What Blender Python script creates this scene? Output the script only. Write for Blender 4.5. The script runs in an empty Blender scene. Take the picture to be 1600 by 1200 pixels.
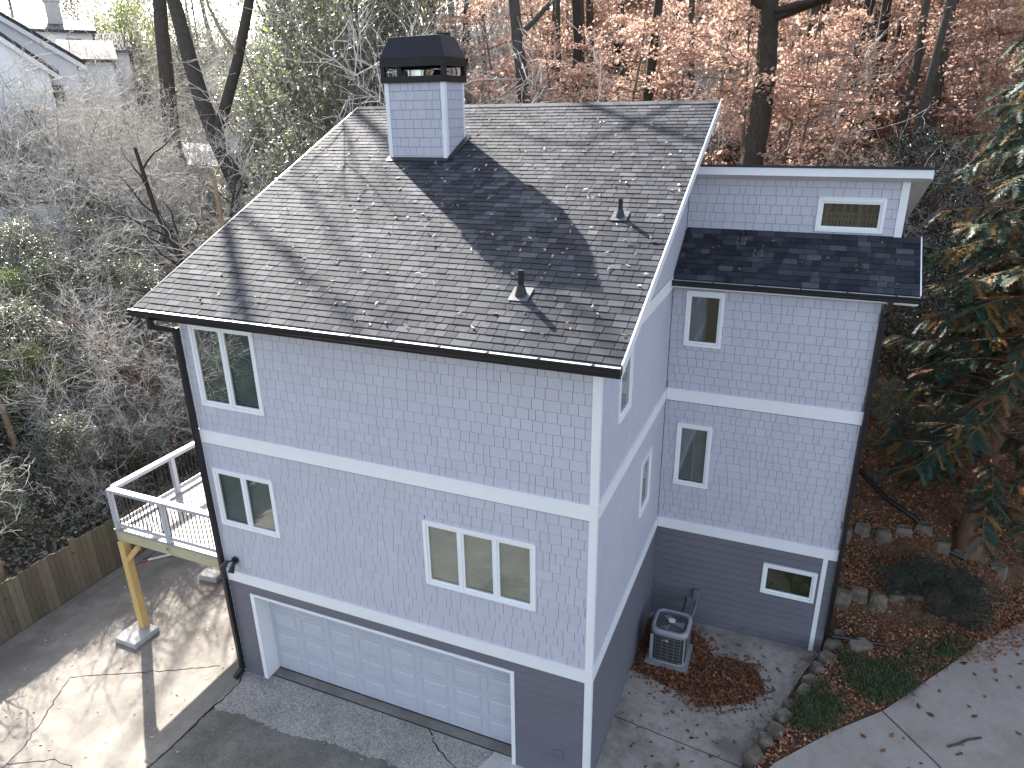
import bpy, math, random
import numpy as np
from mathutils import Matrix, Vector

# ------------------------------------------------------------------ camera, sky, sun, exposure
sc = bpy.context.scene
COL = sc.collection
CAM = Vector((2.361, -8.549, 10.866))
AX_R = Vector((0.92240733, 0.38591784, -0.01523587))
AX_U = Vector((-0.12688792, 0.34007015, 0.93180027))
AX_F = Vector((-0.36477962, 0.85756616, -0.36265151))
cd = bpy.data.cameras.new('camera'); cam = bpy.data.objects.new('camera', cd); COL.objects.link(cam)
m3 = Matrix((AX_R, AX_U, -AX_F)).transposed()
cam.matrix_world = Matrix.Translation(CAM) @ m3.to_4x4()
cd.sensor_width = 36.0; cd.lens = 36.0 * 1109.167 / 1600.0; cd.clip_start = 0.1; cd.clip_end = 2000
sc.camera = cam

SUN_AZ, SUN_EL = math.radians(50.0), math.radians(33.7)      # azimuth of the sun: left of +Y
SUN_DIR = Vector((-math.sin(SUN_AZ) * math.cos(SUN_EL), math.cos(SUN_AZ) * math.cos(SUN_EL), math.sin(SUN_EL)))
w = bpy.data.worlds.new('World'); sc.world = w; w.use_nodes = True
wn = w.node_tree; bg = wn.nodes['Background']
sky = wn.nodes.new('ShaderNodeTexSky'); sky.sky_type = 'NISHITA'; sky.sun_disc = False
sky.sun_elevation = SUN_EL; sky.sun_rotation = -SUN_AZ
sky.air_density = 1.0; sky.dust_density = 2.0; sky.ozone_density = 0.6
hs = wn.nodes.new('ShaderNodeHueSaturation'); hs.inputs['Saturation'].default_value = 0.66; wn.links.new(sky.outputs[0], hs.inputs['Color']); wn.links.new(hs.outputs[0], bg.inputs[0]); bg.inputs[1].default_value = 0.11
sl = bpy.data.lights.new('sun', 'SUN'); sl.energy = 5.0; sl.angle = math.radians(0.53); sl.color = (1.0, 0.95, 0.88)
so = bpy.data.objects.new('sun', sl); COL.objects.link(so)
so.rotation_euler = SUN_DIR.to_track_quat('Z', 'Y').to_euler(); so.location = (-20, 20, 30)
sc.view_settings.view_transform = 'Standard'; sc.view_settings.look = 'None'
sc.view_settings.exposure = 2.05; sc.view_settings.gamma = 1.0; sc.view_settings.use_curve_mapping = False
sc.render.engine = 'CYCLES'
cy = sc.cycles; cy.use_denoising = True; cy.max_bounces = 4; cy.diffuse_bounces = 2; cy.glossy_bounces = 2
cy.transmission_bounces = 4; cy.transparent_max_bounces = 8; cy.caustics_reflective = False; cy.caustics_refractive = False
cy.sample_clamp_indirect = 6.0

RNG = np.random.default_rng(7); random.seed(7)

# ------------------------------------------------------------------ materials
def new_mat(name):
    m = bpy.data.materials.new(name); m.use_nodes = True
    return m, m.node_tree, m.node_tree.nodes['Principled BSDF']

def ramp(nt, stops):
    r = nt.nodes.new('ShaderNodeValToRGB'); cr = r.color_ramp
    while len(cr.elements) < len(stops): cr.elements.new(0.5)
    for e, (p, c) in zip(cr.elements, stops): e.position = p; e.color = (*c, 1)
    return r

def noise(nt, scale, detail=4, rough=0.6, vec=None, stretch=None):
    n = nt.nodes.new('ShaderNodeTexNoise'); n.inputs['Scale'].default_value = scale
    n.inputs['Detail'].default_value = detail; n.inputs['Roughness'].default_value = rough
    if vec is None:
        tc = nt.nodes.new('ShaderNodeNewGeometry'); vec = tc.outputs['Position']
    if stretch:
        mp = nt.nodes.new('ShaderNodeMapping'); mp.inputs['Scale'].default_value = stretch
        nt.links.new(vec, mp.inputs[0]); vec = mp.outputs[0]
    nt.links.new(vec, n.inputs['Vector'])
    return n

def mixc(nt, fac, a, b, mode='MIX'):
    x = nt.nodes.new('ShaderNodeMix'); x.data_type = 'RGBA'; x.blend_type = mode
    for sock, v in ((x.inputs[0], fac), (x.inputs[6], a), (x.inputs[7], b)):
        if hasattr(v, 'is_output'): nt.links.new(v, sock)
        elif isinstance(v, (int, float)): sock.default_value = v
        else: sock.default_value = (*v, 1)
    return x.outputs[2]

def bump(nt, b, height, strength=0.3, dist=0.01):
    bp = nt.nodes.new('ShaderNodeBump'); bp.inputs['Strength'].default_value = strength; bp.inputs['Distance'].default_value = dist
    nt.links.new(height, bp.inputs['Height']); nt.links.new(bp.outputs[0], b.inputs['Normal'])

def simple(name, col, rough=0.6, metal=0.0, var=0.12, nscale=3.0, spec=0.4, bscale=None, bstr=0.2, tone=False, dirt=None):
    """procedural paint / metal: base colour with cloudy wear, optional fine relief and a per-piece tone"""
    m, nt, b = new_mat(name)
    b.inputs['Roughness'].default_value = rough; b.inputs['Metallic'].default_value = metal
    b.inputs['Specular IOR Level'].default_value = spec
    n = noise(nt, nscale, 5)
    dk = tuple(c * (1 - var) for c in col); lt = tuple(min(1, c * (1 + var)) for c in col)
    r = ramp(nt, [(0.3, dk), (0.7, lt)]); nt.links.new(n.outputs[0], r.inputs[0])
    out = r.outputs[0]
    if dirt:
        n3 = noise(nt, dirt[0], 8, 0.7); r3 = ramp(nt, [(dirt[1], (0, 0, 0)), (dirt[2], (1, 1, 1))]); nt.links.new(n3.outputs[0], r3.inputs[0])
        out = mixc(nt, r3.outputs[0], out, dirt[3])
    if tone:
        a = nt.nodes.new('ShaderNodeAttribute'); a.attribute_name = 'tone'
        mr = nt.nodes.new('ShaderNodeMapRange'); mr.inputs[3].default_value = 1 - tone; mr.inputs[4].default_value = 1 + tone
        nt.links.new(a.outputs['Fac'], mr.inputs[0])
        out = mixc(nt, 1.0, out, mr.outputs[0], 'MULTIPLY')
    nt.links.new(out, b.inputs['Base Color'])
    if bscale:
        n2 = noise(nt, bscale, 4); bump(nt, b, n2.outputs[0], bstr, 0.01)
    return m

def leaf_mat(name, stops, rough=0.45, trans=0.35, spec=0.4, coat=0.0):
    m, nt, b = new_mat(name)
    a = nt.nodes.new('ShaderNodeAttribute'); a.attribute_name = 'tone'
    r = ramp(nt, stops); nt.links.new(a.outputs['Fac'], r.inputs[0])
    nt.links.new(r.outputs[0], b.inputs['Base Color'])
    b.inputs['Roughness'].default_value = rough; b.inputs['Specular IOR Level'].default_value = spec
    b.inputs['Coat Weight'].default_value = coat; b.inputs['Coat Roughness'].default_value = 0.28
    t = nt.nodes.new('ShaderNodeBsdfTranslucent'); nt.links.new(r.outputs[0], t.inputs[0])
    mx = nt.nodes.new('ShaderNodeMixShader'); mx.inputs[0].default_value = trans
    nt.links.new(b.outputs[0], mx.inputs[1]); nt.links.new(t.outputs[0], mx.inputs[2])
    nt.links.new(mx.outputs[0], nt.nodes['Material Output'].inputs[0])
    return m

M = {}
M['shake'] = simple('shake_paint', (0.50, 0.495, 0.565), 0.55, var=0.035, nscale=1.2, tone=0.035, bscale=60, bstr=0.12)
M['sheath'] = simple('wall_sheathing', (0.19, 0.19, 0.21), 0.9)
M['lap'] = simple('lap_paint', (0.15, 0.148, 0.175), 0.5, var=0.06, nscale=1.5, tone=0.05, bscale=50, bstr=0.1)
M['trim'] = simple('white_trim', (0.80, 0.80, 0.82), 0.45, var=0.03, nscale=2.0)
M['vinyl'] = simple('window_vinyl', (0.82, 0.83, 0.85), 0.35, var=0.02)
M['black'] = simple('black_metal', (0.012, 0.012, 0.014), 0.35, var=0.2, spec=0.5)
M['capblack'] = simple('chimney_cap_metal', (0.012, 0.013, 0.017), 0.38, metal=0.3, var=0.2)
M['alum'] = simple('aluminium', (0.62, 0.63, 0.66), 0.45, metal=0.25, var=0.12, nscale=8)
M['steel'] = simple('flue_steel', (0.6, 0.6, 0.6), 0.25, metal=1.0, var=0.1, nscale=6)
M['rubber'] = simple('vent_boot', (0.03, 0.03, 0.033), 0.6, var=0.2)
M['galv'] = simple('vent_flashing', (0.12, 0.12, 0.13), 0.45, metal=0.3, var=0.2, nscale=9)
M['doorpaint'] = simple('garage_door_paint', (0.50, 0.515, 0.575), 0.4, var=0.03, nscale=1.5, dirt=(1.6, 0.55, 0.85, (0.43, 0.46, 0.50)))
M['room'] = simple('dark_interior', (0.02, 0.02, 0.022), 0.9)
M['blind'] = simple('window_blind', (0.33, 0.365, 0.34), 0.6, var=0.06)
M['blindolive'] = simple('window_blind_olive', (0.13, 0.12, 0.05), 0.6, var=0.1)
M['curtain'] = simple('grey_panel', (0.14, 0.15, 0.18), 0.8)
M['soffit'] = simple('soffit_paint', (0.72, 0.71, 0.70), 0.6, var=0.03)
M['trexwhite'] = simple('deck_rail_paint', (0.42, 0.43, 0.45), 0.5, var=0.05)
M['deckboard'] = simple('deck_board_paint', (0.30, 0.29, 0.285), 0.6, var=0.08, nscale=5, tone=0.06)
M['lattice'] = simple('lattice_wood', (0.30, 0.20, 0.13), 0.8, var=0.25, nscale=12)
M['red'] = simple('red_plastic', (0.42, 0.05, 0.04), 0.5)
M['whiteplastic'] = simple('white_plastic', (0.72, 0.70, 0.68), 0.5)
M['acmetal'] = simple('ac_casing', (0.30, 0.30, 0.33), 0.45, metal=0.15, var=0.07, nscale=6, bscale=120, bstr=0.1)
M['accoil'] = simple('ac_coil', (0.055, 0.058, 0.055), 0.6, metal=0.3, var=0.2, nscale=20)
M['acwire'] = simple('ac_wire', (0.28, 0.28, 0.30), 0.4, metal=0.4)
M['badge'] = simple('badge_white', (0.72, 0.72, 0.72), 0.3, metal=0.2)
M['badgeblue'] = simple('badge_blue', (0.02, 0.06, 0.32), 0.3)
M['orange'] = simple('orange_netting', (0.75, 0.16, 0.08), 0.6, var=0.2)
M['blue'] = simple('blue_tarp', (0.02, 0.07, 0.5), 0.5, var=0.2)
M['nwhite'] = simple('neighbour_white', (0.84, 0.85, 0.87), 0.6, var=0.04, nscale=0.6)
M['nroof'] = simple('neighbour_roof', (0.055, 0.052, 0.055), 0.85, var=0.3, nscale=3)
M['brick'] = simple('chimney_brick', (0.55, 0.53, 0.50), 0.8, var=0.15, nscale=5)
M['glassdark'] = simple('far_window_glass', (0.02, 0.022, 0.025), 0.3, spec=0.15)

def wood(name, c0, c1, scale=(14, 14, 1.2), rough=0.7, tone=0.15, knots=True, green=None):
    m, nt, b = new_mat(name)
    tc = nt.nodes.new('ShaderNodeTexCoord')
    n = noise(nt, 4.0, 6, 0.65, tc.outputs['Object'], scale)
    r = ramp(nt, [(0.28, c0), (0.72, c1)]); nt.links.new(n.outputs[0], r.inputs[0]); out = r.outputs[0]
    if knots:
        v = nt.nodes.new('ShaderNodeTexVoronoi'); v.inputs['Scale'].default_value = 2.3
        nt.links.new(tc.outputs['Object'], v.inputs['Vector'])
        rk = ramp(nt, [(0.05, (1, 1, 1)), (0.11, (0, 0, 0))]); nt.links.new(v.outputs['Distance'], rk.inputs[0])
        out = mixc(nt, rk.outputs[0], out, tuple(c * 0.35 for c in c0))
    if green:
        g = noise(nt, 1.6, 6, 0.7); rg = ramp(nt, [(0.52, (0, 0, 0)), (0.72, (0.7, 0.7, 0.7))]); nt.links.new(g.outputs[0], rg.inputs[0])
        out = mixc(nt, rg.outputs[0], out, green)
    a = nt.nodes.new('ShaderNodeAttribute'); a.attribute_name = 'tone'
    mr = nt.nodes.new('ShaderNodeMapRange'); mr.inputs[3].default_value = 1 - tone; mr.inputs[4].default_value = 1 + tone
    nt.links.new(a.outputs['Fac'], mr.inputs[0]); out = mixc(nt, 1.0, out, mr.outputs[0], 'MULTIPLY')
    nt.links.new(out, b.inputs['Base Color']); b.inputs['Roughness'].default_value = rough
    bump(nt, b, n.outputs[0], 0.3, 0.004)
    return m
M['pine'] = wood('new_pine', (0.50, 0.31, 0.11), (0.68, 0.47, 0.20), knots=False)
M['treated'] = wood('treated_lumber', (0.36, 0.34, 0.21), (0.52, 0.48, 0.31), scale=(1.2, 14, 14))
M['fence'] = wood('weathered_fence', (0.085, 0.065, 0.045), (0.18, 0.142, 0.105), tone=0.28, green=(0.10, 0.115, 0.05))

def roof_mat():
    m, nt, b = new_mat('asphalt_shingle')
    a = nt.nodes.new('ShaderNodeAttribute'); a.attribute_name = 'tone'
    r = ramp(nt, [(0.0, (0.013, 0.015, 0.022)), (0.45, (0.034, 0.038, 0.049)), (1.0, (0.082, 0.087, 0.10))])
    nt.links.new(a.outputs['Fac'], r.inputs[0])
    n = noise(nt, 420, 2, 0.8); rn = ramp(nt, [(0.35, (0.55, 0.55, 0.55)), (0.68, (1.6, 1.6, 1.6))]); nt.links.new(n.outputs[0], rn.inputs[0])
    o = mixc(nt, 1.0, r.outputs[0], rn.outputs[0], 'MULTIPLY')
    n2 = noise(nt, 1.3, 6, 0.7); r2 = ramp(nt, [(0.3, (0.75, 0.75, 0.75)), (0.75, (1.3, 1.28, 1.25))]); nt.links.new(n2.outputs[0], r2.inputs[0])
    o = mixc(nt, 1.0, o, r2.outputs[0], 'MULTIPLY')
    nt.links.new(o, b.inputs['Base Color']); b.inputs['Roughness'].default_value = 0.82; b.inputs['Specular IOR Level'].default_value = 0.22
    n3 = noise(nt, 260, 3, 0.8); bump(nt, b, n3.outputs[0], 0.55, 0.004)
    return m
M['roof'] = roof_mat()

def concrete(name, c, var=0.25, speck=0.0, stain=(0.10, 0.095, 0.085), stain_amt=0.6, sscale=0.7):
    m, nt, b = new_mat(name)
    n = noise(nt, 1.8, 9, 0.72); r = ramp(nt, [(0.25, tuple(x * (1 - var) for x in c)), (0.75, tuple(x * (1 + var) for x in c))])
    nt.links.new(n.outputs[0], r.inputs[0]); o = r.outputs[0]
    s = noise(nt, sscale, 10, 0.68); rs = ramp(nt, [(0.47, (0, 0, 0)), (0.60, (stain_amt,) * 3)]); nt.links.new(s.outputs[0], rs.inputs[0])
    o = mixc(nt, rs.outputs[0], o, stain)
    s2 = noise(nt, 4.5, 12, 0.75); rs2 = ramp(nt, [(0.46, (0, 0, 0)), (0.60, (stain_amt * .55,) * 3), (0.8, (stain_amt * .8,) * 3)]); nt.links.new(s2.outputs[0], rs2.inputs[0])
    o = mixc(nt, rs2.outputs[0], o, tuple(q * 1.25 for q in stain))
    s3 = noise(nt, 16, 6, 0.8); rs3 = ramp(nt, [(0.66, (0, 0, 0)), (0.74, (.5, .5, .5))]); nt.links.new(s3.outputs[0], rs3.inputs[0])
    o = mixc(nt, rs3.outputs[0], o, tuple(min(1, q * 1.45) for q in c))
    f = noise(nt, 55, 4, 0.8); rf = ramp(nt, [(0.3, (0.72, 0.72, 0.72)), (0.7, (1.25, 1.25, 1.25))]); nt.links.new(f.outputs[0], rf.inputs[0])
    o = mixc(nt, 1.0, o, rf.outputs[0], 'MULTIPLY')
    if speck:
        v = nt.nodes.new('ShaderNodeTexVoronoi'); v.inputs['Scale'].default_value = 48
        g = nt.nodes.new('ShaderNodeNewGeometry'); nt.links.new(g.outputs['Position'], v.inputs['Vector'])
        rv = ramp(nt, [(0.15, (0.35, 0.35, 0.36)), (0.9, (1.65, 1.65, 1.6))]); nt.links.new(v.outputs['Color'], rv.inputs[0])
        o = mixc(nt, speck, o, mixc(nt, 1.0, o, rv.outputs[0], 'MULTIPLY'))
    nt.links.new(o, b.inputs['Base Color']); b.inputs['Roughness'].default_value = 0.85; b.inputs['Specular IOR Level'].default_value = 0.25
    bump(nt, b, f.outputs[0], 0.4, 0.01)
    return m
M['conc'] = concrete('patio_concrete', (0.245, 0.222, 0.195), 0.25, stain=(0.15, 0.132, 0.112), stain_amt=0.75)
M['concwhite'] = concrete('pale_concrete', (0.50, 0.485, 0.46), 0.12, stain=(0.34, 0.32, 0.30), stain_amt=0.5)
M['aggreg'] = concrete('exposed_aggregate', (0.35, 0.325, 0.30), 0.15, speck=0.6, stain=(0.2, 0.19, 0.18), stain_amt=0.5)
M['asphalt'] = concrete('worn_dark_concrete', (0.185, 0.178, 0.158), 0.22, speck=0.3, stain=(0.09, 0.088, 0.07), stain_amt=0.6)
M['drive'] = concrete('side_drive_concrete', (0.36, 0.315, 0.285), 0.16, stain=(0.22, 0.175, 0.145), stain_amt=0.6, sscale=0.9)
M['sidepatio'] = concrete('side_patio_concrete', (0.40, 0.355, 0.315), 0.25, stain=(0.16, 0.135, 0.115), stain_amt=0.85, sscale=0.9)
M['crack'] = simple('crack_dirt', (0.03, 0.027, 0.022), 0.95)
M['sillconc'] = concrete('garage_sill_concrete', (0.24, 0.225, 0.20), 0.2, stain=(0.13, 0.12, 0.1))
M['stone'] = concrete('field_stone', (0.185, 0.15, 0.122), 0.4, stain=(0.07, 0.062, 0.045), stain_amt=0.8, sscale=3.0)
M['pad'] = concrete('equipment_pad', (0.30, 0.30, 0.31), 0.1, stain=(0.2, 0.2, 0.2), stain_amt=0.4)

def ground_mat():
    m, nt, b = new_mat('woodland_ground')
    g = nt.nodes.new('ShaderNodeNewGeometry')
    n = noise(nt, 6.0, 8, 0.8); r = ramp(nt, [(0.25, (0.035, 0.024, 0.016)), (0.5, (0.13, 0.075, 0.045)), (0.75, (0.30, 0.17, 0.10))])
    nt.links.new(n.outputs[0], r.inputs[0])
    n2 = noise(nt, 5.0, 8, 0.8); r2 = ramp(nt, [(0.3, (0.03, 0.026, 0.018)), (0.6, (0.14, 0.12, 0.095)), (0.8, (0.30, 0.265, 0.22))])
    nt.links.new(n2.outputs[0], r2.inputs[0])
    sx = nt.nodes.new('ShaderNodeSeparateXYZ'); nt.links.new(g.outputs['Position'], sx.inputs[0])
    mr = nt.nodes.new('ShaderNodeMapRange'); mr.inputs[1].default_value = -18; mr.inputs[2].default_value = -9
    nt.links.new(sx.outputs[0], mr.inputs[0])
    o = mixc(nt, mr.outputs[0], r2.outputs[0], r.outputs[0])
    my = nt.nodes.new('ShaderNodeMapRange'); my.inputs[1].default_value = -9; my.inputs[2].default_value = -7
    nt.links.new(sx.outputs[1], my.inputs[0])
    n4 = noise(nt, 9.0, 6, 0.8); r4 = ramp(nt, [(0.3, (0.018, 0.018, 0.012)), (0.75, (0.045, 0.045, 0.028))]); nt.links.new(n4.outputs[0], r4.inputs[0])
    o = mixc(nt, my.outputs[0], r4.outputs[0], o)  # unseen ground behind the camera, darkened to keep window reflections dark
    nt.links.new(o, b.inputs['Base Color']); b.inputs['Roughness'].default_value = 0.95; b.inputs['Specular IOR Level'].default_value = 0.2
    n3 = noise(nt, 25, 6, 0.8); bump(nt, b, n3.outputs[0], 0.9, 0.06)
    return m
M['ground'] = ground_mat()

def bark(name, c0, c1, moss=None):
    m, nt, b = new_mat(name)
    n = noise(nt, 5.0, 7, 0.7, None, (5, 5, 1.0)); r = ramp(nt, [(0.3, c0), (0.7, c1)]); nt.links.new(n.outputs[0], r.inputs[0]); o = r.outputs[0]
    if moss:
        g = noise(nt, 1.5, 5, 0.7); rg = ramp(nt, [(0.5, (0, 0, 0)), (0.65, (0.8, 0.8, 0.8))]); nt.links.new(g.outputs[0], rg.inputs[0])
        o = mixc(nt, rg.outputs[0], o, moss)
    nt.links.new(o, b.inputs['Base Color']); b.inputs['Roughness'].default_value = 0.85; b.inputs['Specular IOR Level'].default_value = 0.25
    bump(nt, b, n.outputs[0], 0.8, 0.05)
    return m
M['bark'] = bark('grey_bark', (0.035, 0.03, 0.026), (0.125, 0.11, 0.095))
M['barkmoss'] = bark('mossy_bark', (0.022, 0.018, 0.014), (0.075, 0.062, 0.048), (0.035, 0.038, 0.016))
M['barkred'] = bark('reddish_bark', (0.09, 0.045, 0.03), (0.26, 0.15, 0.11))
M['barktan'] = bark('tan_smooth_bark', (0.20, 0.135, 0.085), (0.40, 0.29, 0.19))
M['twig'] = bark('grey_twig', (0.42, 0.39, 0.355), (0.70, 0.665, 0.62))
M['twigdark'] = bark('brown_twig', (0.10, 0.08, 0.065), (0.24, 0.20, 0.17))
M['beech'] = leaf_mat('beech_leaf', [(0, (0.34, 0.205, 0.155)), (0.5, (0.58, 0.385, 0.30)), (0.85, (0.70, 0.50, 0.40)), (1, (0.74, 0.56, 0.42))], 0.5, 0.5, 0.4)
M['glossy'] = leaf_mat('glossy_evergreen_leaf', [(0, (0.08, 0.092, 0.062)), (0.6, (0.20, 0.22, 0.15)), (0.93, (0.30, 0.32, 0.20)), (1, (0.30, 0.36, 0.06))], 0.42, 0.42, 1.0, 1.0)
M['holly'] = leaf_mat('dark_broad_leaf', [(0, (0.012, 0.02, 0.013)), (0.8, (0.03, 0.05, 0.028)), (1, (0.06, 0.09, 0.04))], 0.25, 0.1, 0.8)
M['yellowgreen'] = leaf_mat('yellow_green_leaf', [(0, (0.09, 0.12, 0.03)), (0.6, (0.24, 0.29, 0.06)), (1, (0.42, 0.46, 0.10))], 0.4, 0.35, 0.5)
M['ivy'] = leaf_mat('ivy_leaf', [(0, (0.025, 0.04, 0.02)), (0.7, (0.065, 0.09, 0.045)), (1, (0.15, 0.16, 0.09))], 0.36, 0.25, 1.0, 0.8)
M['needle'] = leaf_mat('fir_needle', [(0, (0.014, 0.03, 0.022)), (0.6, (0.032, 0.062, 0.044)), (1, (0.07, 0.10, 0.05))], 0.5, 0.25, 0.3)
M['bronze'] = leaf_mat('bronze_needle', [(0, (0.12, 0.06, 0.02)), (0.5, (0.20, 0.13, 0.035)), (1, (0.34, 0.13, 0.07))], 0.55, 0.3, 0.3)
M['litter'] = leaf_mat('fallen_leaf', [(0, (0.12, 0.05, 0.028)), (0.5, (0.30, 0.135, 0.075)), (0.85, (0.48, 0.26, 0.15)), (1, (0.60, 0.42, 0.27))], 0.7, 0.15, 0.2)
M['greylitter'] = leaf_mat('grey_fallen_leaf', [(0, (0.12, 0.095, 0.08)), (0.6, (0.36, 0.31, 0.27)), (1, (0.62, 0.57, 0.52))], 0.45, 0.3, 0.6)
M['roofleaf'] = leaf_mat('dry_roof_leaf', [(0, (0.16, 0.09, 0.05)), (0.5, (0.42, 0.34, 0.26)), (1, (0.75, 0.70, 0.62))], 0.6, 0.2, 0.3)
M['pileleaf'] = leaf_mat('oak_leaf_pile', [(0, (0.06, 0.026, 0.015)), (0.5, (0.19, 0.085, 0.046)), (0.9, (0.34, 0.165, 0.09)), (1, (0.48, 0.30, 0.18))], 0.7, 0.1, 0.25)
M['grass'] = leaf_mat('mondo_grass', [(0, (0.025, 0.038, 0.014)), (0.6, (0.06, 0.085, 0.03)), (1, (0.15, 0.16, 0.07))], 0.45, 0.2, 0.4)

def glass_mat():
    m, nt, b = new_mat('window_glass')
    nt.nodes.remove(b)
    fr = nt.nodes.new('ShaderNodeLayerWeight'); fr.inputs[0].default_value = 0.5
    pw = nt.nodes.new('ShaderNodeMath'); pw.operation = 'POWER'; pw.inputs[1].default_value = 4.0; nt.links.new(fr.outputs['Facing'], pw.inputs[0])
    ad = nt.nodes.new('ShaderNodeMath'); ad.operation = 'MULTIPLY_ADD'; ad.inputs[1].default_value = 0.9; ad.inputs[2].default_value = 0.15; ad.use_clamp = True
    nt.links.new(pw.outputs[0], ad.inputs[0])
    t = nt.nodes.new('ShaderNodeBsdfTransparent'); t.inputs[0].default_value = (0.86, 0.885, 0.87, 1)
    g = nt.nodes.new('ShaderNodeBsdfGlossy'); g.inputs['Roughness'].default_value = 0.015
    nz = noise(nt, 1.2, 1); bp = nt.nodes.new('ShaderNodeBump'); bp.inputs['Strength'].default_value = 0.05; bp.inputs['Distance'].default_value = 0.05
    nt.links.new(nz.outputs[0], bp.inputs['Height']); nt.links.new(bp.outputs[0], g.inputs['Normal'])
    mx = nt.nodes.new('ShaderNodeMixShader'); nt.links.new(ad.outputs[0], mx.inputs[0])
    nt.links.new(t.outputs[0], mx.inputs[1]); nt.links.new(g.outputs[0], mx.inputs[2])
    nt.links.new(mx.outputs[0], nt.nodes['Material Output'].inputs[0])
    return m
M['glass'] = glass_mat()

# ------------------------------------------------------------------ mesh helpers
def mesh_np(name, V, F, mat, tone=None, smooth=False):
    """V (n,3), F (m,k) with k corners each; tone per face"""
    me = bpy.data.meshes.new(name)
    V = np.asarray(V, np.float32); F = np.asarray(F, np.int32); k = F.shape[1]
    me.vertices.add(len(V)); me.vertices.foreach_set('co', V.ravel())
    me.loops.add(F.size); me.loops.foreach_set('vertex_index', F.ravel())
    me.polygons.add(len(F)); me.polygons.foreach_set('loop_start', np.arange(0, F.size, k, dtype=np.int32))
    me.polygons.foreach_set('loop_total', np.full(len(F), k, np.int32))
    me.polygons.foreach_set('use_smooth', np.full(len(F), smooth, bool))
    if tone is not None:
        at = me.attributes.new('tone', 'FLOAT', 'FACE'); at.data.foreach_set('value', np.asarray(tone, np.float32))
    me.materials.append(M[mat]); me.update(calc_edges=True)
    return me

class MB:
    """collects boxes, prisms, tubes; build() links them as one mesh object"""
    def __init__(s): s.v = []; s.f = []; s.t = []; s.smooth = []
    def add(s, vs, fs, tone=0.5, smooth=False):
        o = len(s.v); s.v += [tuple(v) for v in vs]
        for f in fs: s.f.append(tuple(i + o for i in f)); s.t.append(tone); s.smooth.append(smooth)
        return s
    def box(s, x0, x1, y0, y1, z0, z1, tone=0.5):
        vs = [(x0, y0, z0), (x1, y0, z0), (x1, y1, z0), (x0, y1, z0), (x0, y0, z1), (x1, y0, z1), (x1, y1, z1), (x0, y1, z1)]
        return s.add(vs, [(0, 3, 2, 1), (4, 5, 6, 7), (0, 1, 5, 4), (1, 2, 6, 5), (2, 3, 7, 6), (3, 0, 4, 7)], tone)
    def hexa(s, lo, hi, tone=0.5):
        """eight corners: four low ring, four high ring (counter-clockwise from above)"""
        return s.add(list(lo) + list(hi), [(0, 3, 2, 1), (4, 5, 6, 7), (0, 1, 5, 4), (1, 2, 6, 5), (2, 3, 7, 6), (3, 0, 4, 7)], tone)
    def prism(s, poly, z0, z1, tone=0.5):
        n = len(poly)
        vs = [(x, y, z0) for x, y in poly] + [(x, y, z1) for x, y in poly]
        return s.add(vs, [tuple(range(n - 1, -1, -1)), tuple(range(n, 2 * n))] + [(i, (i + 1) % n, n + (i + 1) % n, n + i) for i in range(n)], tone)
    def extrude(s, prof, p0, d, axis_u, axis_v, tone=0.5):
        """closed profile of (u,v) pairs swept from p0 along d"""
        p0 = Vector(p0); d = Vector(d); au = Vector(axis_u); av = Vector(axis_v); n = len(prof)
        a = [p0 + au * u + av * v for u, v in prof]; b = [q + d for q in a]
        return s.add(a + b, [tuple(range(n - 1, -1, -1)), tuple(range(n, 2 * n))] + [(i, (i + 1) % n, n + (i + 1) % n, n + i) for i in range(n)], tone)
    def bar(s, a, b, w, h, tone=0.5, up=(0, 0, 1)):
        a = Vector(a); b = Vector(b); d = (b - a).normalized(); up = Vector(up)
        if abs(d.dot(up)) > 0.98: up = Vector((1, 0, 0))
        r = d.cross(up).normalized(); u = r.cross(d)
        r = r * w / 2; u = u * h / 2
        lo = [a - r - u, a + r - u, a + r + u, a - r + u]; hi = [b - r - u, b + r - u, b + r + u, b - r + u]
        return s.hexa(lo, hi, tone)
    def cyl(s, a, b, r0, r1=None, n=12, cap=True, tone=0.5):
        r1 = r0 if r1 is None else r1
        a = Vector(a); b = Vector(b); d = (b - a).normalized(); up = Vector((0, 0, 1)) if abs(d.z) < 0.9 else Vector((1, 0, 0))
        r = d.cross(up).normalized(); u = r.cross(d)
        vs = []
        for c, rad in ((a, r0), (b, r1)):
            for i in range(n):
                t = 2 * math.pi * i / n; vs.append(c + r * (math.cos(t) * rad) + u * (math.sin(t) * rad))
        s.add(vs, [(i, (i + 1) % n, n + (i + 1) % n, n + i) for i in range(n)], tone, True)
        if cap: s.add(vs, [tuple(range(n - 1, -1, -1)), tuple(range(n, 2 * n))], tone)
        return s
    def path(s, pts, r, n=8, tone=0.5):
        V, F = tube(np.array(pts, float), np.full(len(pts), r), n); return s.add(V.tolist(), F.tolist(), tone, True)
    def mesh(s, name, mat):
        me = bpy.data.meshes.new(name); me.from_pydata(s.v, [], s.f)
        at = me.attributes.new('tone', 'FLOAT', 'FACE'); at.data.foreach_set('value', np.array(s.t, np.float32))
        me.polygons.foreach_set('use_smooth', np.array(s.smooth, bool))
        me.materials.append(M[mat]); me.update(); return me
    def build(s, name, mat, parent=None, bevel=0):
        o = link(name, s.mesh(name, mat), parent)
        if bevel:
            b = o.modifiers.new('bevel', 'BEVEL'); b.width = bevel; b.segments = 2; b.limit_method = 'ANGLE'
        return o

def link(name, data, parent=None, matrix=None):
    o = bpy.data.objects.new(name, data); COL.objects.link(o)
    if parent is not None:
        o.parent = parent
        # parents here are Empties or meshes without rotation: keep world coordinates of the mesh
        o.matrix_parent_inverse = Matrix.Identity(4)
    if matrix is not None: o.matrix_basis = matrix
    return o

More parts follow.
